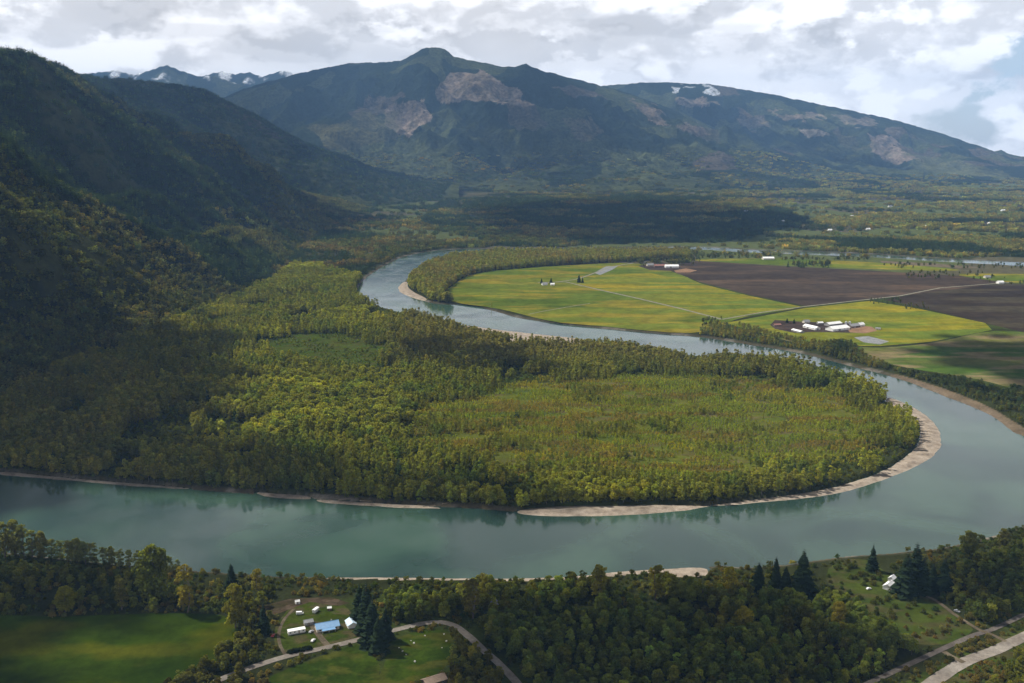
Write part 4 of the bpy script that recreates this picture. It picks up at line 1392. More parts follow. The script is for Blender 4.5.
# ---- trees among the far farmland (lines and small groups)
FARM_TREES = [((780, 880), (258.8, 260.5), 46, 1.0, 'm'), ((880, 1030), (264, 268.5), 60, 1.0, 'm'), ((690, 780), (254.5, 257), 46, 1.2, 'm'), ((560, 700), (252.5, 253.5), 30, 1.3, 'm'), ((640, 700), (258, 261), 26, 1.5, 'c'), ((700, 760), (256.5, 259), 20, 1.4, 'm'), ((788, 830), (264, 268), 40, 1.7, 'c'), ((905, 985), (272, 279), 46, 0.9, 'm'), ((870, 905), (299, 304), 26, 0.8, 'c'), ((905, 930), (304, 310), 16, 0.6, 'm'),
              ((986, 1040), (277, 286), 20, 0.9, 'c'), ((668, 700), (262, 266), 10, 0.9, 'm'), ((700, 724), (319, 326), 22, 0.8, 'm'), ((650, 690), (262, 264), 14, 1.1, 'm'), ((640, 670), (264, 266), 9, 1.0, 'm')]
fx, fy, fs, fc = [], [], [], []
for (x0, x1), (y0, y1), n, s, kd in FARM_TREES:
    for _ in range(n):
        p = G(random.uniform(x0, x1), random.uniform(y0, y1), 3)
        fx.append(p[0])
        fy.append(p[1])
        fs.append(s * random.uniform(0.7, 1.2))
        fc.append(kd == 'c' and random.random() < 0.7)
fx, fy, fs, fc = np.array(fx), np.array(fy), np.array(fs), np.array(fc)
plant('farmland_trees', 'scattered broadleaf trees along the far field edges', ['broad'], fx[~fc], fy[~fc], np.full((~fc).sum(), 2.9), fs[~fc], tints((~fc).sum(), (0.06, 0.066, 0.026), 0.2, 0.1))
plant('farmland_conifers', 'scattered dark conifers along the far field edges', ['conifer'], fx[fc], fy[fc], np.full(fc.sum(), 2.9), fs[fc] * 1.1, tints(fc.sum(), (0.03, 0.042, 0.02), 0.2, 0.06))

# ------------------------------------------------------------------ single trees on the near side


def rise(px, py, top):
    """height of something standing at photo point (px, py) whose top shows at row `top`"""
    x, y = G(px, py, 3)
    lo, hi = 0.0, 80.0
    for _ in range(30):
        md = (lo + hi) / 2
        if project(np.array(x), np.array(y), np.array(3 + md))[1] > top:
            lo = md
        else:
            hi = md
    return lo


PROTO = {}


def make_tree(name, label, cat, trunk_me, crown_me, tint, loc, rz, sc, sq=1.0, group=None):
    t = thing(name, label, cat, loc, rz, group)
    t.scale = (sc, sc, sc * sq)
    key = (name, trunk_me.name, crown_me.name)
    if key not in PROTO:
        a, b = link('trunk', trunk_me), link('crown', crown_me)
        PROTO[key] = (a, b)
    else:
        a, b = PROTO[key][0].copy(), PROTO[key][1].copy()
        COL.objects.link(a)
        COL.objects.link(b)
    a.parent = t
    b.parent = t
    b['tint'] = [float(v) for v in tint]  # leaf colour of this tree
    return t


def solo(kind, label, px, py, top, tint, wide=1.0, name=None):
    H = rise(px, py, top)
    x, y = G(px, py, 3)
    s = random.randrange(8)
    tr, cr = {'broad': (BROAD_TRUNK, BROAD_CROWN), 'slim': (SLIM_TRUNK, SLIM_CROWN), 'con': (CON_TRUNK, CON_CROWN)}[kind]
    s %= len(tr)
    sc = H / 10.0 * wide
    tint = np.array(tint) * (LEAF_K if kind != 'con' else 1.0)
    nm = name or {'broad': 'broadleaf_tree', 'slim': 'poplar_tree', 'con': 'conifer_tree'}[kind]
    make_tree(nm, label, 'tree', tr[s], cr[s], tint, (x, y, 3.0), random.uniform(0, 6.28), sc, 1.0 / wide)
    SOLO.append((x, y, 3.2 * sc))


SOLO = []
DK = (0.022, 0.036, 0.017)
solo('con', 'tallest dark conifer of the group beside the pale blue roof', 367, 634, 580, DK, 1.15)
solo('con', 'dark conifer at the river side of the group beside the pale blue roof', 360, 622, 583, DK, 1.1)
solo('con', 'dark conifer touching the gravel road in the group by the pale blue roof', 373, 646, 598, DK, 1.2)
solo('con', 'broad dark conifer behind the road bend, right of the tall group', 386, 640, 606, DK, 1.5)
solo('con', 'short dark conifer at the road edge, lowest of the group by the pale blue roof', 379, 652, 616, DK, 1.5)
solo('con', 'lone dark conifer left of the looped dirt track', 264, 633, 602, DK, 1.1)
solo('con', 'small dark pointed conifer on the river bank above the dark pasture', 232, 588, 563, DK, 1.3)
solo('con', 'dark conifer at the left end of the riverside conifer row near the sand spit', 758, 592, 562, DK, 1.3)
solo('con', 'slim pointed conifer between two broader ones on the riverside near the sand spit', 775, 590, 556, DK, 1.1)
solo('con', 'bushy dark conifer in the riverside row, just left of the biggest one', 785, 592, 566, DK, 1.4)
solo('con', 'big broad dark conifer at the right end of the riverside conifer row', 802, 594, 549, DK, 1.45)
solo('con', 'lone dark conifer at the river edge above the white house', 872, 571, 544, DK, 1.2)
solo('con', 'tall dark conifer right beside the white house', 905, 596, 552, DK, 1.3)
solo('con', 'tallest leaning dark conifer behind the white house', 914, 592, 542, DK, 1.1)
solo('con', 'dark conifer behind the dark shed by the white house', 922, 594, 555, DK, 1.3)
solo('con', 'broad dark conifer right of the white house trees', 943, 592, 557, DK, 1.4)
solo('con', 'bushy dark conifer between the white house group and the broad one', 932, 590, 563, DK, 1.3)
solo('con', 'dark rounded pair tree beside the farm road in the far meadow', 579, 282.5, 274, DK, 1.4)
solo('con', 'smaller tree leaning on the rounded one by the far farm road', 582.5, 282.8, 276.5, DK, 1.3)
solo('con', 'dark tree left of the small white house in the far meadow', 541.5, 283.5, 277.5, DK, 1.5)
solo('con', 'dark tree right of the small white house in the far meadow', 551, 284, 277, DK, 1.4)
solo('con', 'dark tree at the left end of the white farm barns', 787, 323, 317.5, DK, 1.5)
solo('con', 'second dark tree at the left end of the white farm barns', 794, 323.5, 318, DK, 1.5)
YG = (0.125, 0.125, 0.018)
solo('broad', 'round yellow green tree at the far edge of the dark pasture', 66, 612, 586, (0.115, 0.115, 0.016), 1.25)
solo('slim', 'slim yellowish tree at the far edge of the dark pasture', 186, 612, 562, (0.125, 0.105, 0.022), 1.15)
solo('broad', 'tall leafy tree on the bank standing above the thin riverside row', 155, 600, 545, (0.072, 0.080, 0.020), 0.95)
solo('slim', 'thin brownish tree in front of the bank left of the slim yellowish tree', 122, 610, 576, (0.085, 0.08, 0.024), 1.2)
solo('broad', 'yellow green tree at the far right corner of the dark pasture', 236, 628, 584, (0.105, 0.098, 0.020), 0.85)
solo('slim', 'tall yellow green poplar rising above the near beach', 599, 600, 563, (0.115, 0.108, 0.020), 1.5)
solo('slim', 'tall olive poplar rising left of the sand spit', 657, 600, 564, (0.100, 0.095, 0.022), 1.5)
solo('broad', 'bright yellow tree just left of the riverside conifer row', 730, 596, 567, (0.165, 0.145, 0.020), 0.9)
solo('broad', 'yellow green round tree deep in the near wood', 743, 630, 606, (0.150, 0.135, 0.018), 1.2)
solo('broad', 'orange yellow tree at the edge of the clearing by the white house', 838, 628, 601, (0.130, 0.112, 0.020), 0.9)
solo('broad', 'loose green tree on the bank right of the white house conifers', 968, 556, 530, (0.070, 0.075, 0.022), 1.0)
solo('broad', 'small tree at the bank top near the frame of the eroded edge', 1003, 548, 528, (0.080, 0.078, 0.026), 1.1)
solo('slim', 'yellow tree on the bank at the right end of the thin riverside row', 258, 594, 568, (0.125, 0.11, 0.024), 1.4)
solo('slim', 'tall brown olive tree behind the road bend', 472, 618, 577, (0.090, 0.082, 0.024), 1.5)

# thin riverside row on the left bank
row = [(4, 520, 'slim'), (15, 519, 'broad'), (24, 523, 'slim'), (33, 529, 'slim'), (42, 531, 'broad'), (52, 538, 'slim'), (60, 540, 'slim'), (69, 539, 'slim'), (77, 538, 'broad'), (85, 540, 'slim'), (93, 541, 'slim'), (104, 546, 'slim'), (112, 546, 'broad'), (121, 548, 'slim'), (130, 549, 'slim'), (139, 550, 'slim'), (170, 556, 'slim'), (178, 559, 'slim')]
for px, tp, kd in row:
    by = np.interp(px, [0, 60, 110, 170, 230], [556, 561, 566, 573, 579]) + random.uniform(-1, 2)
    H = rise(px, by, tp)
    x, y = G(px, by, 3)
    tr, cr = (BROAD_TRUNK, BROAD_CROWN) if kd == 'broad' else (SLIM_TRUNK, SLIM_CROWN)
    s = random.randrange(len(tr))
    wd = 1.35 if kd == 'slim' else 0.85
    make_tree('riverside_tree', 'thin grey green tree in the row on the near left river bank', 'tree', tr[s], cr[s], tints(1, (0.105, 0.108, 0.045), 0.1, 0.05)[0], (x, y, 3.0), random.uniform(0, 6.28), H / 10 * wd, 1 / wd, 'thin trees in a row on the left river bank')
    SOLO.append((x, y, 2.0))

# the near woods
ZN = {
    'left': (zone([(-140, 566), (0, 570), (110, 580), (180, 588), (228, 592), (240, 604), (236, 628), (226, 614), (180, 611), (60, 613), (-140, 618)]), 0.52, (0.078, 0.084, 0.024), (0.7, 1.35)),
    'wood': (zone([(386, 592), (470, 588), (560, 586), (600, 584), (700, 583), (745, 588), (800, 600), (826, 592), (850, 606), (872, 628), (905, 648), (925, 656), (880, 676), (848, 696), (830, 760), (530, 760), (528, 690), (500, 660), (475, 632), (458, 618), (430, 617), (392, 628)]), 1.0, (0.088, 0.106, 0.027), (0.8, 1.6)),
    'right': (zone([(928, 596), (950, 574), (990, 558), (1024, 546), (1110, 516), (1110, 586), (1024, 609), (985, 624), (955, 608)]), 1.0, (0.074, 0.088, 0.025), (0.65, 1.3)),
    'corner': (zone([(990, 690), (1010, 662), (1100, 620), (1120, 780), (940, 780)]), 0.9, (0.080, 0.085, 0.018), (0.7, 1.1)),
    'field_edge': (zone([(232, 652), (246, 640), (252, 655), (240, 672), (244, 730), (250, 780), (120, 780), (165, 690), (205, 672)]), 0.9, (0.062, 0.062, 0.020), (0.8, 1.4)),
    'verge': (zone([(440, 640), (462, 640), (480, 655), (500, 680), (515, 720), (520, 780), (430, 780), (446, 690), (452, 660)]), 0.95, (0.070, 0.068, 0.018), (0.8, 1.3)),
    'bottom': (zone([(262, 700), (440, 694), (440, 780), (250, 780)]), 0.5, (0.060, 0.066, 0.018), (0.7, 1.1)),
    'track': (zone([(236, 604), (256, 600), (274, 612), (272, 640), (254, 662), (236, 650)]), 0.55, (0.060, 0.064, 0.018), (0.7, 1.2)),
}
NX, NY, NS, NT_, NZ = [], [], [], [], []
for k, (P, den, base, (h0, h1)) in ZN.items():
    lo, hi = P.min(0), P.max(0)
    sp = 7.6 if k in ('wood', 'right') else 7.0
    X, Y = jitter_grid(lo[0], hi[0], lo[1], hi[1], sp)
    m = inside(P, X, Y) & free(X, Y, 6, 3.5) & (R.random(len(X)) < den)
    if k in ('wood', 'left'):
        m &= fbm(X / 26, Y / 26, 3, 131) < 0.66
    X, Y = X[m], Y[m]
    for sx_, sy_, sr in SOLO:
        q = (X - sx_) ** 2 + (Y - sy_) ** 2 > max(sr * 0.8, 3.0) ** 2
        X, Y = X[q], Y[q]
    hn = fbm(X / 40, Y / 40, 3, 132)
    s = (h0 + (h1 - h0) * np.clip((hn - 0.25) * 2, 0, 1)) * R.uniform(0.85, 1.15, len(X))
    b = np.array(base) * np.ones((len(X), 1))
    b = blend(b, (0.098, 0.098, 0.022), sstep(0.52, 0.68, fbm(X / 30, Y / 30, 3, 133)) * 0.8)
    NX.append(X)
    NY.append(Y)
    NS.append(s)
    NT_.append(tints(len(X), b, 0.24, 0.06))
    NZ += [k] * len(X)
X, Y, S, T = np.concatenate(NX), np.concatenate(NY), np.concatenate(NS), np.concatenate(NT_)
NZ = np.array(NZ)
m = in_view(X, Y, 3 + S * 10, 20, 12)
X, Y, S, T, NZ = X[m], Y[m], S[m], T[m], NZ[m]
dist = np.sqrt(X ** 2 + Y ** 2 + 347 ** 2)
order = np.argsort(-S / dist)
NEAR_LABEL = {
    'left': ('leafy tree in the dim belt between the dark pasture and the left river bank', 'trees between dark pasture and river bank'),
    'wood': ('rounded dark green tree packed in the near wood between road bend and white house', 'trees of the near wood'),
    'right': ('dark leafy tree in the wood right of the white house', 'trees of the wood right of the white house'),
    'corner': ('yellow green bushy tree in the bottom right corner beyond the gravel road', 'trees in the corner below the gravel road'),
    'field_edge': ('olive tree in the clump at the lower right edge of the dark pasture', 'trees at the corner of the dark pasture'),
    'verge': ('brown olive tree on the inside of the gravel road bend', 'trees inside the road bend'),
    'bottom': ('green tree at the bottom edge below the sunny lawn', 'trees below the sunny lawn'),
    'track': ('leafy tree between the dark pasture and the looped dirt track', 'trees left of the looped track'),
}
NIND = 285
for j in order[:NIND]:
    s = random.randrange(8)
    lb, gp = NEAR_LABEL[NZ[j]]
    wd = random.uniform(0.95, 1.25)
    make_tree('broadleaf_tree', lb, 'tree', BROAD_TRUNK[s], BROAD_CROWN[s], T[j], (X[j], Y[j], 3.0), random.uniform(0, 6.28), S[j] * wd, random.uniform(0.85, 1.05) / wd, gp)
r = order[NIND:]
plant('near_woodland', 'dense dark green broadleaf wood on the near side of the river', ['broad'], X[r], Y[r], np.full(len(r), 2.9), S[r] * 1.08, T[r], R.uniform(0.85, 1.05, len(r)))
# undergrowth on the near side
X, Y = jitter_grid(-640, 640, 560, 960, 4.6)
m = in_view(X, Y, 3, 30, 60) & free(X, Y, 4, 1.6)
px_, py_, _ = project(X, Y, 3 + 0 * X)
open_ = inside(np.array([(800, 560), (880, 555), (960, 610), (985, 632), (940, 650), (880, 640), (850, 610)], float), px_, py_)
yard = inside(np.array([(272, 596), (355, 596), (362, 642), (286, 658)], float), px_, py_)
den = np.where(open_, 0.42, 0.72) * (fbm(X / 22, Y / 22, 3, 141) < 0.64)
m &= (R.random(len(X)) < den) & ~yard
X, Y = X[m], Y[m]
bt = blend(np.array([0.050, 0.058, 0.018]) * np.ones((len(X), 1)), (0.095, 0.080, 0.030), sstep(0.5, 0.65, fbm(X / 35, Y / 35, 3, 142)))
plant('near_scrub', 'low mixed scrub and bushes on the near river side', ['bush'], X, Y, np.full(len(X), 2.8), R.uniform(0.16, 0.42, len(X)), tints(len(X), bt, 0.22, 0.12))

# ------------------------------------------------------------------ buildings
P_ = {
    'white': paint('white painted boards', (0.74, 0.73, 0.70), 0.6, 0.08, 0.8),
    'cream': paint('cream siding', (0.52, 0.47, 0.38), 0.7, 0.12, 0.8),
    'grey': paint('grey boards', (0.26, 0.25, 0.24), 0.8, 0.18, 0.8),
    'brown': paint('brown boards', (0.13, 0.09, 0.065), 0.85, 0.2, 0.8),
    'blue_roof': paint('blue ribbed metal roof', (0.10, 0.27, 0.50), 0.42, 0.10, 0.5, 0.0, ('X', 3.0)),
    'pale_roof': paint('pale blue metal roof', (0.48, 0.62, 0.74), 0.4, 0.08, 0.5, 0.0, ('X', 3.0)),
    'white_roof': paint('white ribbed metal roof', (0.78, 0.78, 0.77), 0.45, 0.10, 0.12, 0.0, ('X', 1.5)),
    'grey_roof': paint('grey shingles', (0.22, 0.22, 0.23), 0.8, 0.18, 0.8),
    'tan_roof': paint('tan shingles', (0.30, 0.22, 0.16), 0.85, 0.18, 0.6),
    'red_roof': paint('faded red roof', (0.22, 0.10, 0.075), 0.8, 0.18, 0.4),
    'glass': paint('window glass', (0.03, 0.04, 0.05), 0.08, 0.05),
    'door': paint('door paint', (0.20, 0.14, 0.10), 0.6, 0.1),
    'tyre': paint('black rubber', (0.02, 0.02, 0.02), 0.9, 0.1),
    'silver': paint('silver car paint', (0.50, 0.52, 0.54), 0.25, 0.04, 1.0, 0.4),
    'dark_car': paint('dark car paint', (0.04, 0.045, 0.055), 0.25, 0.04),
    'white_car': paint('white car paint', (0.78, 0.78, 0.78), 0.25, 0.04),
    'red_car': paint('red car paint', (0.35, 0.05, 0.04), 0.25, 0.04),
    'stone': paint('pale stone', (0.45, 0.43, 0.40), 0.9, 0.25, 1.2),
    'wood': paint('weathered timber', (0.23, 0.18, 0.13), 0.9, 0.3, 1.2),
    'concrete': paint('concrete', (0.42, 0.41, 0.39), 0.9, 0.15, 0.4),
    'steel': paint('galvanised steel', (0.55, 0.56, 0.57), 0.4, 0.08, 0.6, 0.6),
    'hedge': None,
}


def heading(a, b):
    p, q = G(a[0], a[1], 3), G(b[0], b[1], 3)
    return math.atan2(q[1] - p[1], q[0] - p[0]), math.hypot(q[0] - p[0], q[1] - p[1])


def gable(name, label, cat, px, py, rz, L, W, wh, rh, wall, roof, doors=1, wins=3, chimney=False, porch=False, group=None, big_door=False, z=3.0, parts=True):
    x, y = G(px, py, z)
    t = thing(name, label, cat, (x, y, z), rz, group)
    b = MB()
    b.prism([(-W / 2, -0.6), (W / 2, -0.6), (W / 2, wh), (0, wh + rh), (-W / 2, wh)], -L / 2, L / 2)
    b.build('wall', P_[wall], t)
    ov, th = min(0.6, W * 0.07), 0.16
    sl_ = rh / (W / 2)
    e = W / 2 + ov
    ze = wh - ov * sl_
    b = MB()
    b.prism([(-e, ze + 0.03), (0, wh + rh + 0.03), (e, ze + 0.03), (e, ze + 0.03 + th), (0, wh + rh + 0.05 + th), (-e, ze + 0.03 + th)], -L / 2 - ov, L / 2 + ov)
    r = b.build('roof', P_[roof], t)
    if not parts:
        return t
    b = MB().box((-L / 2 - ov, -0.18, wh + rh + th), (L / 2 + ov, 0.18, wh + rh + th + 0.14))
    b.build('ridge_cap', P_[roof], r)
    if chimney:
        MB().box((L * 0.22 - 0.4, W * 0.12 - 0.4, wh + rh * 0.5), (L * 0.22 + 0.4, W * 0.12 + 0.4, wh + rh + 1.0), 0.03).build('chimney', P_['grey'], r)
    for s in (-1, 1):
        for k in range(wins):
            cx_ = -L / 2 + L * (k + 0.6) / (wins + 0.2)
            if s < 0 and doors and k == wins // 2:
                continue
            zc, ww, hh = wh * 0.56, min(1.3, L * 0.09), min(1.2, wh * 0.38)
            y0 = s * W / 2
            f = MB().box((cx_ - ww / 2 - 0.1, y0 - 0.05, zc - hh / 2 - 0.1), (cx_ + ww / 2 + 0.1, y0 + 0.05, zc + hh / 2 + 0.1)).build('window', P_['white'] if wall != 'white' else P_['grey'], t)
            MB().box((cx_ - ww / 2, y0 - 0.07, zc - hh / 2), (cx_ + ww / 2, y0 + 0.07, zc + hh / 2)).build('pane', P_['glass'], f)
    if doors:
        dw, dh = (min(5.0, W * 0.35), wh * 0.85) if big_door else (1.0, 2.05)
        if big_door:
            MB().box((L / 2 - 0.05, -dw / 2, -0.1), (L / 2 + 0.09, dw / 2, dh)).build('door', P_['grey'], t)
            MB().box((-L * 0.1 - dw / 2, -W / 2 - 0.09, -0.1), (-L * 0.1 + dw / 2, -W / 2 + 0.05, dh)).build('door', P_['grey'], t)
        else:
            dr_ = MB().box((-dw / 2, -W / 2 - 0.06, 0), (dw / 2, -W / 2 + 0.05, dh)).build('door', P_['door'], t)
            MB().blob((dw * 0.35, -W / 2 - 0.1, 1.0), (0.05, 0.05, 0.05), 1).build('handle', P_['steel'], dr_)
    if porch:
        pr = MB().prism([(-W / 2 - 3.0, wh - 0.9), (-W / 2 - 0.02, wh - 0.25), (-W / 2 - 0.02, wh - 0.12), (-W / 2 - 3.0, wh - 0.77)], -L * 0.3, L * 0.3).build('porch_roof', P_[roof], t)
        for sx_ in (-0.28, 0, 0.28):
            MB().box((sx_ * L - 0.08, -W / 2 - 2.85, -0.3), (sx_ * L + 0.08, -W / 2 - 2.69, wh - 0.88)).build('porch_post', P_['white'], pr)
    return t


def car(label, px, py, rz, paint_, group=None, van=False, name='parked_car'):
    x, y = G(px, py, 3)
    t = thing(name, label, 'van' if van else 'car', (x, y, 3.28), rz, group)
    L, W = (5.4, 2.0) if van else (4.5, 1.8)
    b = MB()
    if van:
        b.prism([(-2.7, 0.35), (2.65, 0.35), (2.7, 1.05), (2.2, 1.2), (1.6, 2.1), (-2.6, 2.2), (-2.7, 1.9)], -W / 2, W / 2, 'y')
    else:
        b.prism([(-2.2, 0.3), (2.2, 0.3), (2.25, 0.65), (1.9, 0.85), (0.95, 0.95), (-1.6, 1.0), (-2.2, 0.9)], -W / 2, W / 2, 'y')
        b.prism([(-1.65, 1.0), (0.95, 0.955), (0.3, 1.45), (-1.2, 1.48)], -W / 2 + 0.12, W / 2 - 0.12, 'y')
    b.build('body', P_[paint_], t)
    if van:
        MB().prism([(2.16, 1.27), (1.66, 2.0), (1.72, 2.04), (2.24, 1.25)], -W / 2 + 0.15, W / 2 - 0.15, 'y').build('windscreen', P_['glass'], t)
        for s in (-1, 1):
            MB().box((-2.2, s * W / 2 - 0.02, 1.3), (1.5, s * W / 2 + 0.02, 1.85)).build('window', P_['glass'], t)
    else:
        MB().prism([(0.86, 1.0), (0.33, 1.42), (0.39, 1.44), (0.95, 0.985)], -W / 2 + 0.18, W / 2 - 0.18, 'y').build('windscreen', P_['glass'], t)
        for s in (-1, 1):
            MB().prism([(-1.45, 1.03), (0.68, 1.01), (0.2, 1.38), (-1.15, 1.4)], s * (W / 2 - 0.12) - 0.02, s * (W / 2 - 0.12) + 0.02, 'y').build('window', P_['glass'], t)
    for sx_ in (-1.4, 1.35):
        for s in (-1, 1):
            wh_ = MB().tube((sx_, s * (W / 2 - 0.2), 0.32), (sx_, s * (W / 2 + 0.02), 0.32), 0.33, None, 16).build('wheel', P_['tyre'], t)
            MB().tube((sx_, s * (W / 2 - 0.0), 0.32), (sx_, s * (W / 2 + 0.04), 0.32), 0.19, None, 12).build('rim', P_['steel'], wh_)
    return t


def trailer(label, px, py, rz, L, W, H, wall, z=3.05, name='mobile_home', cat='mobile home'):
    x, y = G(px, py, 3)
    t = thing(name, label, cat, (x, y, z), rz)
    MB().box((-L / 2, -W / 2, 0.55), (L / 2, W / 2, H), 0.12).build('body', P_[wall], t)
    MB().prism([(-W / 2 - 0.15, H - 0.03), (0, H + 0.35), (W / 2 + 0.15, H - 0.03), (W / 2 + 0.15, H + 0.07), (0, H + 0.45), (-W / 2 - 0.15, H + 0.07)], -L / 2 - 0.15, L / 2 + 0.15).build('roof', P_['white_roof'], t)
    MB().box((-L / 2 + 0.2, -W / 2 + 0.15, -0.2), (L / 2 - 0.2, W / 2 - 0.15, 0.56)).build('skirting', P_['grey'], t)
    n = max(2, int(L / 3))
    for k in range(n):
        cx_ = -L / 2 + L * (k + 0.5) / n
        if k == n // 2:
            MB().box((cx_ - 0.45, -W / 2 - 0.05, 0.6), (cx_ + 0.45, -W / 2 + 0.05, 2.5)).build('door', P_['door'], t)
        else:
            MB().box((cx_ - 0.6, -W / 2 - 0.04, 1.5), (cx_ + 0.6, -W / 2 + 0.05, 2.3)).build('window', P_['glass'], t)
    return t


# the homestead by the gravel road
h0, l0 = heading((318, 633), (337, 629.5))
gable('farm_house', 'long house with a bright blue metal roof beside the gravel road', 'house', 327, 628.5, h0, 16.5, 8.5, 2.9, 2.3, 'cream', 'blue_roof', 1, 4, True, True)
h1, _ = heading((347, 625), (356, 620))
gable('garage', 'small building with a pale blue roof beside the tall dark conifers', 'garage', 351.5, 625.5, h1 + 1.0, 9.0, 7.0, 2.6, 1.8, 'white', 'pale_roof', 1, 2, False, False, None, True)
h2, _ = heading((288, 634), (304, 631))
trailer('long white mobile home on the lawn left of the blue roofed house', 296.5, 633, h2, 12.5, 4.0, 3.0, 'white')
trailer('small white camper trailer on the grass behind the blue roofed house', 315.7, 612, 1.2, 6.0, 2.4, 2.7, 'white', 3.05, 'camper_trailer', 'camper')
gable('garden_shed', 'tiny pale shed at the edge of the brown strip behind the yard', 'shed', 297.5, 603.5, 0.4, 3.4, 2.6, 2.0, 0.8, 'white', 'white_roof', 1, 1)
gable('garden_shed', 'tiny brown shed with a pale roof right of the camper trailer', 'shed', 329.5, 610, 0.2, 3.2, 2.6, 2.0, 0.8, 'brown', 'white_roof', 1, 1)
gable('garden_shed', 'low grey shed at the corner between mobile home and blue roofed house', 'shed', 308.5, 624.0, h0, 6.5, 5.0, 2.4, 1.1, 'grey', 'grey_roof', 1, 2)
car('white van parked on the grass in the upper part of the yard', 299.8, 614.5, 0.15, 'white_car', None, True, 'parked_van')
car('white car parked on the driveway in front of the blue roofed house', 313.2, 641.3, 1.25, 'white_car')
car('silver car parked at the top of the driveway by the house corner', 311.2, 632.5, 1.1, 'silver')
car('dark red car standing beside the looped track left of the mobile home', 273.2, 636.3, 1.5, 'red_car')

# clipped hedge along the road
hx_, hy_ = G(300, 651.5, 3)
hd_, _ = heading((289, 654), (312, 649.5))
V, F, Cc, lc = crown_geo(777, 2.4, 2.0, 0.2, 10, 90, 0.30, 0.4, 0.15)
parts = []
for k in range(7):
    V, F, Cc, lc = crown_geo(780 + k, 2.6 + 0.3 * (k % 2), 2.3, 0.1, 12, 90, 0.26, 0.35, 0.12)
    parts.append((V + np.array([(k - 3) * 2.3, 0, 0]), F, Cc, 0))
me = tree_mesh('hedge', parts, [LEAF])
hg = link('hedge', me, None, (hx_, hy_, 3.0), hd_)
hg['tint'] = [0.030, 0.042, 0.014]
tag(hg, 'thick dark green hedge between the mobile home lawn and the gravel road', 'hedge')

# pale stones on the dark lawn
for px, py, r in ((414, 643.5, 0.9), (411, 641, 0.5), (446.5, 641.5, 0.8), (444, 634.5, 0.7), (442, 648, 0.5), (415, 662, 0.9), (402.5, 651.5, 0.7), (406, 655, 0.6), (399, 648, 0.5), (425, 636, 0.6)):
    x, y = G(px, py, 3)
    o = MB().blob((0, 0, r * 0.4), (r, r * 0.8, r * 0.7), 2, 0.14).build('boulder', P_['stone'], None, True, (x, y, 3.07), random.uniform(0, 6))
    tag(o, 'small pale boulder lying on the dark lawn inside the road bend', 'boulder', 'pale boulders on the dark lawn')

hs, _ = heading((420, 679), (446, 671))
gable('barn_shed', 'tan roofed shed cut by the bottom edge below the dark lawn', 'shed', 434, 683, hs, 15, 8, 2.8, 2.0, 'brown', 'tan_roof', 1, 3)
gable('cabin', 'small grey roofed cabin among the bushes near the river beach', 'cabin', 494, 606, 0.25, 8, 6, 2.4, 1.7, 'grey', 'grey_roof', 1, 2, True)
gable('cabin', 'small pale roofed cabin in the trees just right of the tall conifer group', 'cabin', 399, 600, 0.3, 7, 5.5, 2.4, 1.6, 'brown', 'grey_roof', 1, 2)

# the white house on the right
h3, _ = heading((881, 588), (893, 581))
gable('farm_house', 'bright white house with a white roof beside the tall conifers', 'house', 889.5, 588.0, h3 + 0.1, 10.5, 7.0, 2.8, 2.2, 'white', 'white_roof', 1, 3, True, True)
gable('garage', 'small white outbuilding just behind the white house', 'garage', 892, 580.5, h3 + 0.1, 6, 4.5, 2.5, 1.6, 'white', 'white_roof', 1, 2)
gable('garden_shed', 'dark roofed shed under the conifers right of the white house', 'shed', 913, 594.5, -0.3, 7, 5, 2.3, 1.5, 'brown', 'grey_roof', 1, 2)
car('white car parked on the grass left of the white house', 868.8, 589.5, 0.4, 'white_car')
car('silver car parked beside the dirt track right of the white house', 957, 612, -0.8, 'silver')

# white farm barns in the valley
hb_, _ = heading((825, 330), (850, 327))
gable('barn', 'largest long white barn in the middle of the farm', 'barn', 837.5, 329.8, hb_, 46, 20, 4.5, 4.0, 'white', 'white_roof', 1, 5, False, False, None, True)
gable('barn', 'narrow white barn behind the largest one', 'barn', 833, 325.2, hb_, 36, 14, 4.0, 3.0, 'grey', 'white_roof', 1, 4, False, False, None, True)
hb2, _ = heading((803, 326), (820, 330))
gable('barn', 'long white roofed barn slanting down at the left of the largest barn', 'barn', 811.5, 328.6, hb2, 36, 13, 3.8, 2.8, 'white', 'white_roof', 1, 4, False, False, None, True)
gable('barn', 'low pale shed at the muddy lower edge of the farm', 'barn', 797.5, 332.0, hb2, 26, 9, 3.0, 1.6, 'grey', 'white_roof', 1, 3)
gable('barn', 'dark brown barn between the white barns and the orange earth', 'barn', 853, 327.3, hb_, 24, 15, 4.2, 3.2, 'brown', 'grey_roof', 1, 3, False, False, None, True)
gable('farm_house', 'small white house at the right end of the farm', 'house', 860.5, 326, hb_, 13, 10, 4.0, 3.2, 'white', 'white_roof', 1, 3, True)
gable('farm_house', 'pale grey farmhouse behind the slanting barn', 'house', 806, 322.8, 0.3, 13, 9, 3.4, 2.8, 'cream', 'grey_roof', 1, 3, True)
gable('farm_shed', 'reddish shed among the yards left of the slanting barn', 'shed', 777, 326, 0.2, 14, 9, 3.0, 2.0, 'brown', 'red_roof', 1, 2)
gable('farm_shed', 'small pale shed in front of the grey farmhouse', 'shed', 820, 324, 0.2, 11, 7, 3.0, 1.8, 'grey', 'white_roof', 1, 2)
gable('farm_shed', 'pale low shed right of the white house at the end of the farm', 'shed', 878, 329.5, -0.5, 9, 6, 2.6, 1.4, 'cream', 'grey_roof', 1, 2)
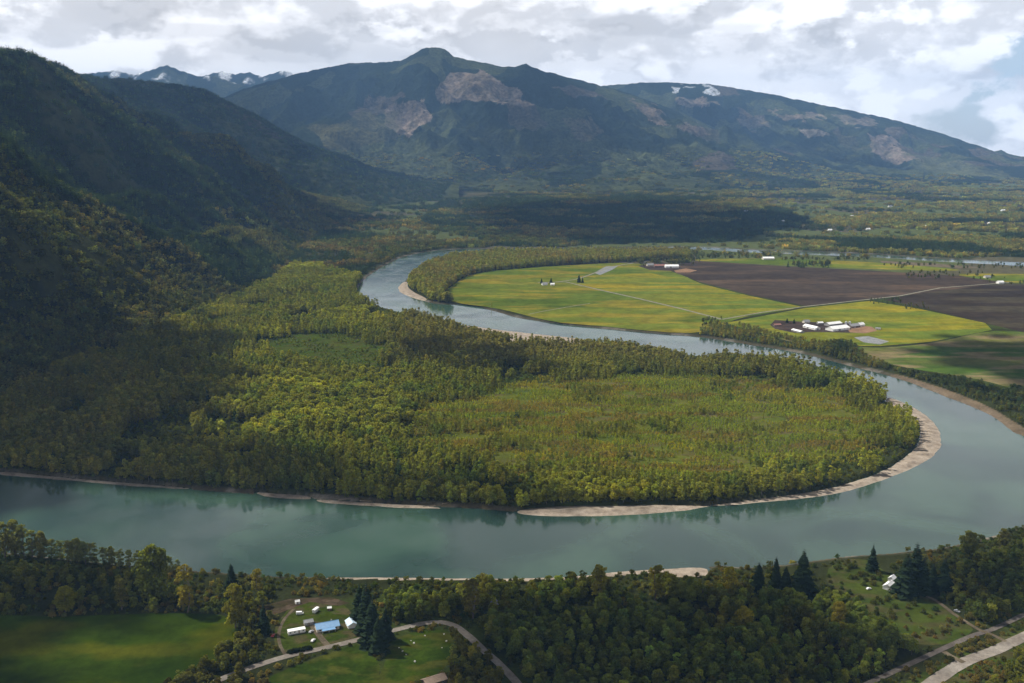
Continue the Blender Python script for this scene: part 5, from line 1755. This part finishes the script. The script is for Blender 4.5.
for dx, nm in ((0, 'grain silo standing against the brown barn, nearer the white barns'), (3.5, 'grain silo standing against the brown barn, nearer the orange earth')):
    x, y = G(846 + dx, 325.5, 3)
    t_ = thing('silo', nm, 'silo', (x, y, 3.2))
    MB().tube((0, 0, -0.4), (0, 0, 7.5), 2.4, None, 20).build('tank', P_['steel'], t_)
    MB().tube((0, 0, 7.5), (0, 0, 8.9), 2.55, 0.3, 20).build('roof', P_['steel'], t_)

# farms and houses farther off
gable('barn', 'white roofed barn of the far farm beside pale orange earth', 'barn', 671.5, 267.5, 0.05, 40, 20, 5, 4.0, 'white', 'white_roof', 1, 4, False, False, None, True)
gable('barn', 'brown roofed barn left of the white one on the far farm', 'barn', 660, 267, 0.1, 36, 16, 4.5, 4.0, 'brown', 'red_roof', 1, 4)
gable('farm_house', 'grey farmhouse at the far farm by the end of the lane', 'house', 650, 266, 0.2, 20, 12, 4, 4.0, 'cream', 'grey_roof', 1, 3)
gable('farm_house', 'small white house between two dark trees in the far meadow', 'house', 544.5, 285, 0.3, 14, 10, 3.5, 3.0, 'white', 'grey_roof', 1, 3, True)
gable('farm_shed', 'small white shed right of the white house in the far meadow', 'shed', 552.5, 285.2, 0.1, 10, 8, 3.2, 2.4, 'white', 'white_roof', 1, 2)
gable('barn', 'pale barn in front of the far tree line', 'barn', 768, 259.5, 0.1, 36, 18, 5, 4.0, 'cream', 'white_roof', 1, 3)
gable('farm_house', 'small white house at the right edge beyond the ploughland', 'house', 1000, 283.5, 0.2, 16, 12, 4, 3.5, 'white', 'white_roof', 1, 3)
gable('farm_house', 'small cream house beside the paddock at the far right', 'house', 987, 278, 0.1, 16, 12, 4, 3.5, 'cream', 'grey_roof', 1, 3)
for px, py, rz, L in ((889, 222, 0.2, 26), (897, 224, 0.4, 22), (905, 223.5, 0.1, 26), (914, 226, 0.3, 20), (925, 227, -0.2, 22), (940, 221, 0.2, 20), (953, 219, 0.5, 20), (852, 217, 0.1, 18), (868, 230, 0.3, 18), (990, 224, 0.1, 22), (1008, 230, 0.4, 18), (830, 231, 0.2, 18), (746, 212, 0.2, 22), (783, 222, 0.3, 18), (962, 207, 0.2, 26), (890, 207, 0.3, 24), (1003, 211, 0.2, 24)):
    gable('village_house', 'tiny pale house in the scattered village across the far valley', 'house', px, py, rz, L, L * 0.6, 5, 4, random.choice(['white', 'cream']), random.choice(['white_roof', 'white_roof', 'grey_roof']), 0, 0, False, False, 'houses of the scattered far village', parts=False)

# driftwood on the shingle
for px, py, a in ((290, 487, 0.1), (345, 499, 0.3), (366, 501, -0.2), (430, 506, 0.1), (448, 503, 0.4)):
    x, y = G(px, py, 2.2)
    b = MB().tube((-6, 0, 0.3), (6, 0, 0.6), 0.38, 0.16, 8)
    b.tube((3.5, 0, 0.5), (5.0, 1.6, 1.3), 0.14, 0.05, 6).tube((-6.2, -0.6, 0.2), (-5.6, 0.6, 0.6), 0.6, 0.3, 8)
    o = b.build('driftwood_log', P_['wood'], None, False, (x, y, 1.8), a)
    tag(o, 'bleached driftwood log stranded at the foot of the wooded bank', 'log', 'driftwood along the wooded bank')

# ------------------------------------------------------------------ clouds out of view, placed so their shade falls on parts of the land
cm, t, out = new_mat('cumulus')
pos = t.add('ShaderNodeNewGeometry').outputs['Position']
d1 = t.add('ShaderNodeBsdfDiffuse', ins={'Color': (0.92, 0.92, 0.92, 1)})
d2 = t.add('ShaderNodeBsdfTranslucent', ins={'Color': (0.85, 0.87, 0.9, 1)})
mx = t.add('ShaderNodeMixShader', ins={0: 0.45, 1: d1.outputs[0], 2: d2.outputs[0]})
t.l.new(mx.outputs[0], out.inputs[0])


def shade_cloud(label, pts_px, zc, gz=3.0, puff=110, dens=1.0, land=None):
    """an unseen cumulus, placed so its shade falls on the traced stretch of land"""
    P = GP(pts_px, gz) if land is None else np.array(land, float)
    k = (zc - gz) / SUN.z
    P = P + np.array([SUN.x, SUN.y]) * k
    lo, hi = P.min(0), P.max(0)
    b = bmesh.new()
    st = puff * 0.75
    gx, gy = np.meshgrid(np.arange(lo[0] - st, hi[0] + st, st), np.arange(lo[1] - st, hi[1] + st, st))
    gx, gy = gx.ravel() + R.uniform(-0.4, 0.4, gx.size) * st, gy.ravel() + R.uniform(-0.4, 0.4, gx.size) * st
    ins = inside(P, gx, gy)
    dd = dist_line(P, gx, gy)
    keep = ins & (R.random(len(gx)) < dens)
    fringe = ~ins & (dd < puff * 0.9) & (R.random(len(gx)) < 0.35)
    for x, y, q, fr in zip(gx[keep | fringe], gy[keep | fringe], dd[keep | fringe], fringe[keep | fringe]):
        r = puff * (random.uniform(0.2, 0.45) if fr else random.uniform(0.6, 0.85) * (0.75 + 0.25 * min(q / (2 * puff), 1)))
        g = bmesh.ops.create_icosphere(b, subdivisions=2, radius=1.0)
        zz = zc + random.uniform(0, 0.5) * puff
        for v in g['verts']:
            n_ = 1 + 0.16 * math.sin(v.co.x * 5 + x) * math.cos(v.co.y * 4 + y) + random.uniform(-0.06, 0.06)
            zv = v.co.z * (0.25 if v.co.z < 0 else 0.8)
            v.co = Vector((x + v.co.x * r * n_, y + v.co.y * r * n_, zz + zv * r * n_))
    me = bpy.data.meshes.new('shade_cloud')
    b.to_mesh(me)
    b.free()
    me.materials.append(cm)
    for p in me.polygons:
        p.use_smooth = True
    tag(link('shade_cloud', me), label, None, None, 'structure')


shade_cloud('unseen cumulus placed to shade the near pasture', [(-260, 800), (-260, 566), (0, 562), (110, 572), (150, 584), (130, 604), (60, 622), (40, 650), (0, 700), (0, 800)], 2250, 3, 36)
shade_cloud('unseen cumulus placed to shade the near wood', [(460, 800), (448, 640), (440, 612), (500, 602), (640, 598), (760, 600), (805, 612), (850, 645), (890, 670), (880, 800)], 2250, 3, 40)
shade_cloud('unseen cumulus placed to shade the lower right bank', [(945, 608), (955, 590), (1010, 566), (1150, 520), (1200, 600), (1040, 602)], 2250, 3, 40)
shade_cloud('unseen cumulus placed to shade the left hillside', [(-420, 520), (-320, 380), (-200, 330), (60, 318), (140, 312), (195, 318), (200, 345), (150, 380), (110, 420), (60, 455), (-200, 470)], 2350, 40, 80)
shade_cloud('unseen cumulus placed to shade the hill crest', None, 2500, 330, 150, 0.9, [(-1700, 4000), (-1150, 4000), (-950, 4600), (-950, 5400), (-1500, 6000), (-2300, 5400), (-2300, 4100)])
shade_cloud('unseen cumulus placed to shade the far valley woods', [(470, 212), (560, 201), (690, 203), (800, 217), (790, 226), (730, 240), (600, 243), (500, 236)], 2450, 3, 140)
shade_cloud('unseen cumulus placed to shade the lower right meadow', [(935, 352), (985, 337), (1120, 340), (1180, 400), (1060, 398), (985, 384)], 2350, 3, 80)
shade_cloud('small unseen cumulus placed to shade the peninsula neck', [(395, 352), (440, 345), (500, 356), (530, 368), (480, 380), (420, 372)], 2350, 3, 60, 0.7)
shade_cloud('unseen cumulus placed to shade the dark bank of the peninsula', [(60, 450), (160, 440), (280, 462), (400, 484), (520, 492), (600, 492), (600, 500), (480, 502), (330, 496), (120, 478)], 2300, 3, 40)
shade_cloud('unseen cumulus placed to shade the middle slopes of the mountain', None, 2750, 700, 240, 0.62, [(-700, 10300), (-300, 11200), (100, 12300), (800, 12800), (1100, 12000), (700, 10700), (0, 10200)])
shade_cloud('unseen cumulus placed to shade the left flank of the mountain', None, 2900, 900, 260, 1.0, [(-4600, 13800), (-3600, 12300), (-2300, 12100), (-1700, 12700), (-1500, 13600), (-2600, 14200)])
shade_cloud('unseen cumulus placed to shade the long ridge at the right', None, 2900, 700, 240, 0.5, [(2100, 14600), (2600, 13300), (3700, 12500), (4300, 13000), (3800, 14100), (2900, 15000)])
shade_cloud('unseen cumulus placed to shade the wooded ridge', None, 2750, 420, 200, 1.0, [(-3400, 6600), (-2400, 6300), (-1500, 7000), (-900, 8600), (-700, 9500), (-1600, 9800), (-3200, 8600)])
